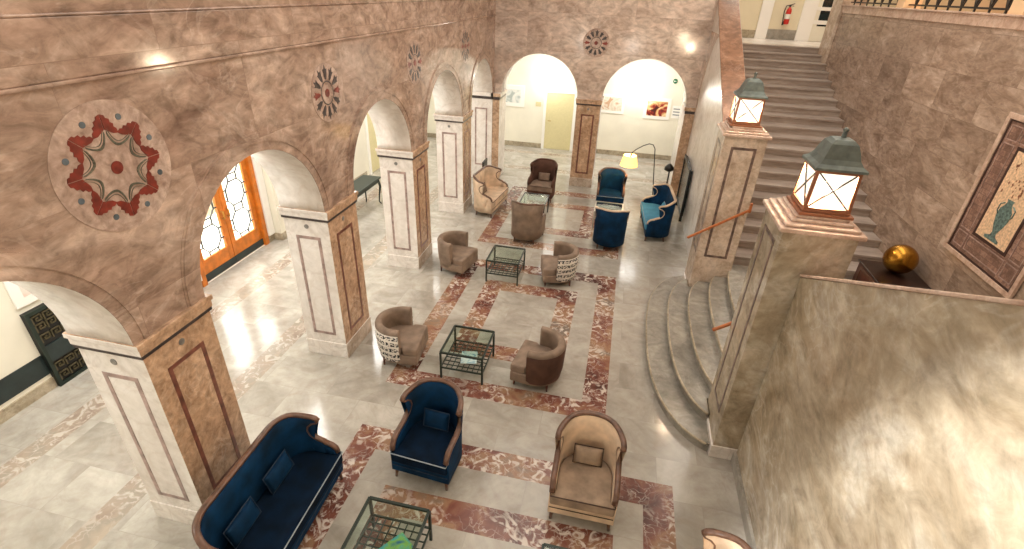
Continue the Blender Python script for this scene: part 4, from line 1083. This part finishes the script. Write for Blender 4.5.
# ------------------------------------------------------------------ shell, ceiling, lights
mb = MB(); mb.box(-8, 8.6, -3.5, -3.2, 0, 8.6); struct(mb.build('wall_front', 'cream'))
mb = MB(); mb.box(-4.6, 8.6, -3.4, 21, 8.6, 8.8); struct(mb.build('ceiling', 'white_paint'))
t = thing('fill_panel', 'unseen luminous panel added above the lobby as overhead fill', 'ceiling light', (-.9, 6.5, 8.58))  # glowing panel added out of view to fill the lobby with soft light
mb = MB(); mb.box(-1.9, 1.9, -6, 6, -.05, 0); mb.build('glow_panel', 'fill_panel', t)
mb = MB()
for k in range(5): mb.box(-1.95 + k * .95, -1.9 + k * .95 + .05, -6.05, 6.05, -.08, -.03)
for k in range(9): mb.box(-1.95, 1.95, -6.05 + k * 1.5, -5.95 + k * 1.5, -.08, -.03)
mb.build('panel_bars', 'brass', t)

def area(name, loc, sx, sy, en, col, rot=(0, 0, 0)):
    L = bpy.data.lights.new(name, 'AREA'); L.shape = 'RECTANGLE'; L.size = sx; L.size_y = sy; L.energy = en; L.color = col
    o = bpy.data.objects.new(name, L); COL.objects.link(o); o.location = loc; o.rotation_euler = rot; return o
for k, y in enumerate((1.5, 4.6, 7.7, 10.9, 14.0)): area('corridor_light', (-6.0, y, 4.05), 1.0, 1.6, 84, (1, .97, .92))
for x in (-6, -2.5, .5): area('back_corridor_light', (x, 17.5, 3.95), 1.6, 1.0, 50, (1, .98, .94))
area('vestibule_light', (XO - 1.7, 8.1, 3.25), 2.4, 4.5, 500, (1, 1, 1))
area('upper_landing_light', (4.2, 18.7, 8.4), 3, 1.6, 120, (1, .93, .8))
area('gallery_light', (7.2, 8, 8.3), 1.5, 10, 260, (1, .8, .58))
area('stair_light', (3.9, 10, 8.5), 2.2, 9, 230, (1, .93, .84))
L = bpy.data.lights.new('wall_wash_spot', 'SPOT'); L.energy = 5200; L.color = (1, .97, .92); L.spot_size = R(44); L.spot_blend = .35; L.shadow_soft_size = .12  # unseen spot added to brighten the near end of the raked right wall
o = bpy.data.objects.new('wall_wash_spot', L); COL.objects.link(o); o.location = (-1.6, -.8, 7.4)
o.rotation_euler = (Vector((2.05, .6, 2.7)) - o.location).to_track_quat('-Z', 'Y').to_euler()

for x in (-5.4, -2.75, .06):
    L = bpy.data.lights.new('near_wall_lamp', 'POINT'); L.energy = 60; L.color = (1, .96, .9); L.shadow_soft_size = .12
    o = bpy.data.objects.new('near_wall_lamp', L); COL.objects.link(o); o.location = (x, -2.9, 2.55)
w = bpy.data.worlds.new('World'); scene.world = w; w.use_nodes = True
w.node_tree.nodes['Background'].inputs[0].default_value = (1, .98, .95, 1); w.node_tree.nodes['Background'].inputs[1].default_value = 0.2

# ------------------------------------------------------------------ camera
cam = bpy.data.cameras.new('camera'); co = bpy.data.objects.new('camera', cam); COL.objects.link(co); scene.camera = co
cam.sensor_width = 36; cam.lens = 507.7 / 1024 * 36; cam.clip_start = .05
yaw, pit, rol = R(-11.15), R(-29.485), R(2.465)
f = Vector((math.sin(yaw) * math.cos(pit), math.cos(yaw) * math.cos(pit), math.sin(pit)))
r0 = Vector((math.cos(yaw), -math.sin(yaw), 0)); u0 = r0.cross(f)
r = r0 * math.cos(rol) + u0 * math.sin(rol); u = u0 * math.cos(rol) - r0 * math.sin(rol)
m = Matrix((r, u, -f)).transposed().to_4x4(); m.translation = (0, 0, 5.3); co.matrix_world = m

vs = scene.view_settings; vs.view_transform = 'Standard'; vs.look = 'None'; vs.gamma = 1; vs.use_curve_mapping = False; vs.exposure = 0.0
cy = scene.cycles; cy.use_denoising = True; cy.max_bounces = 8; cy.diffuse_bounces = 5; cy.glossy_bounces = 4; cy.transparent_max_bounces = 12
cy.sample_clamp_indirect = 6; cy.caustics_reflective = False; cy.caustics_refractive = False
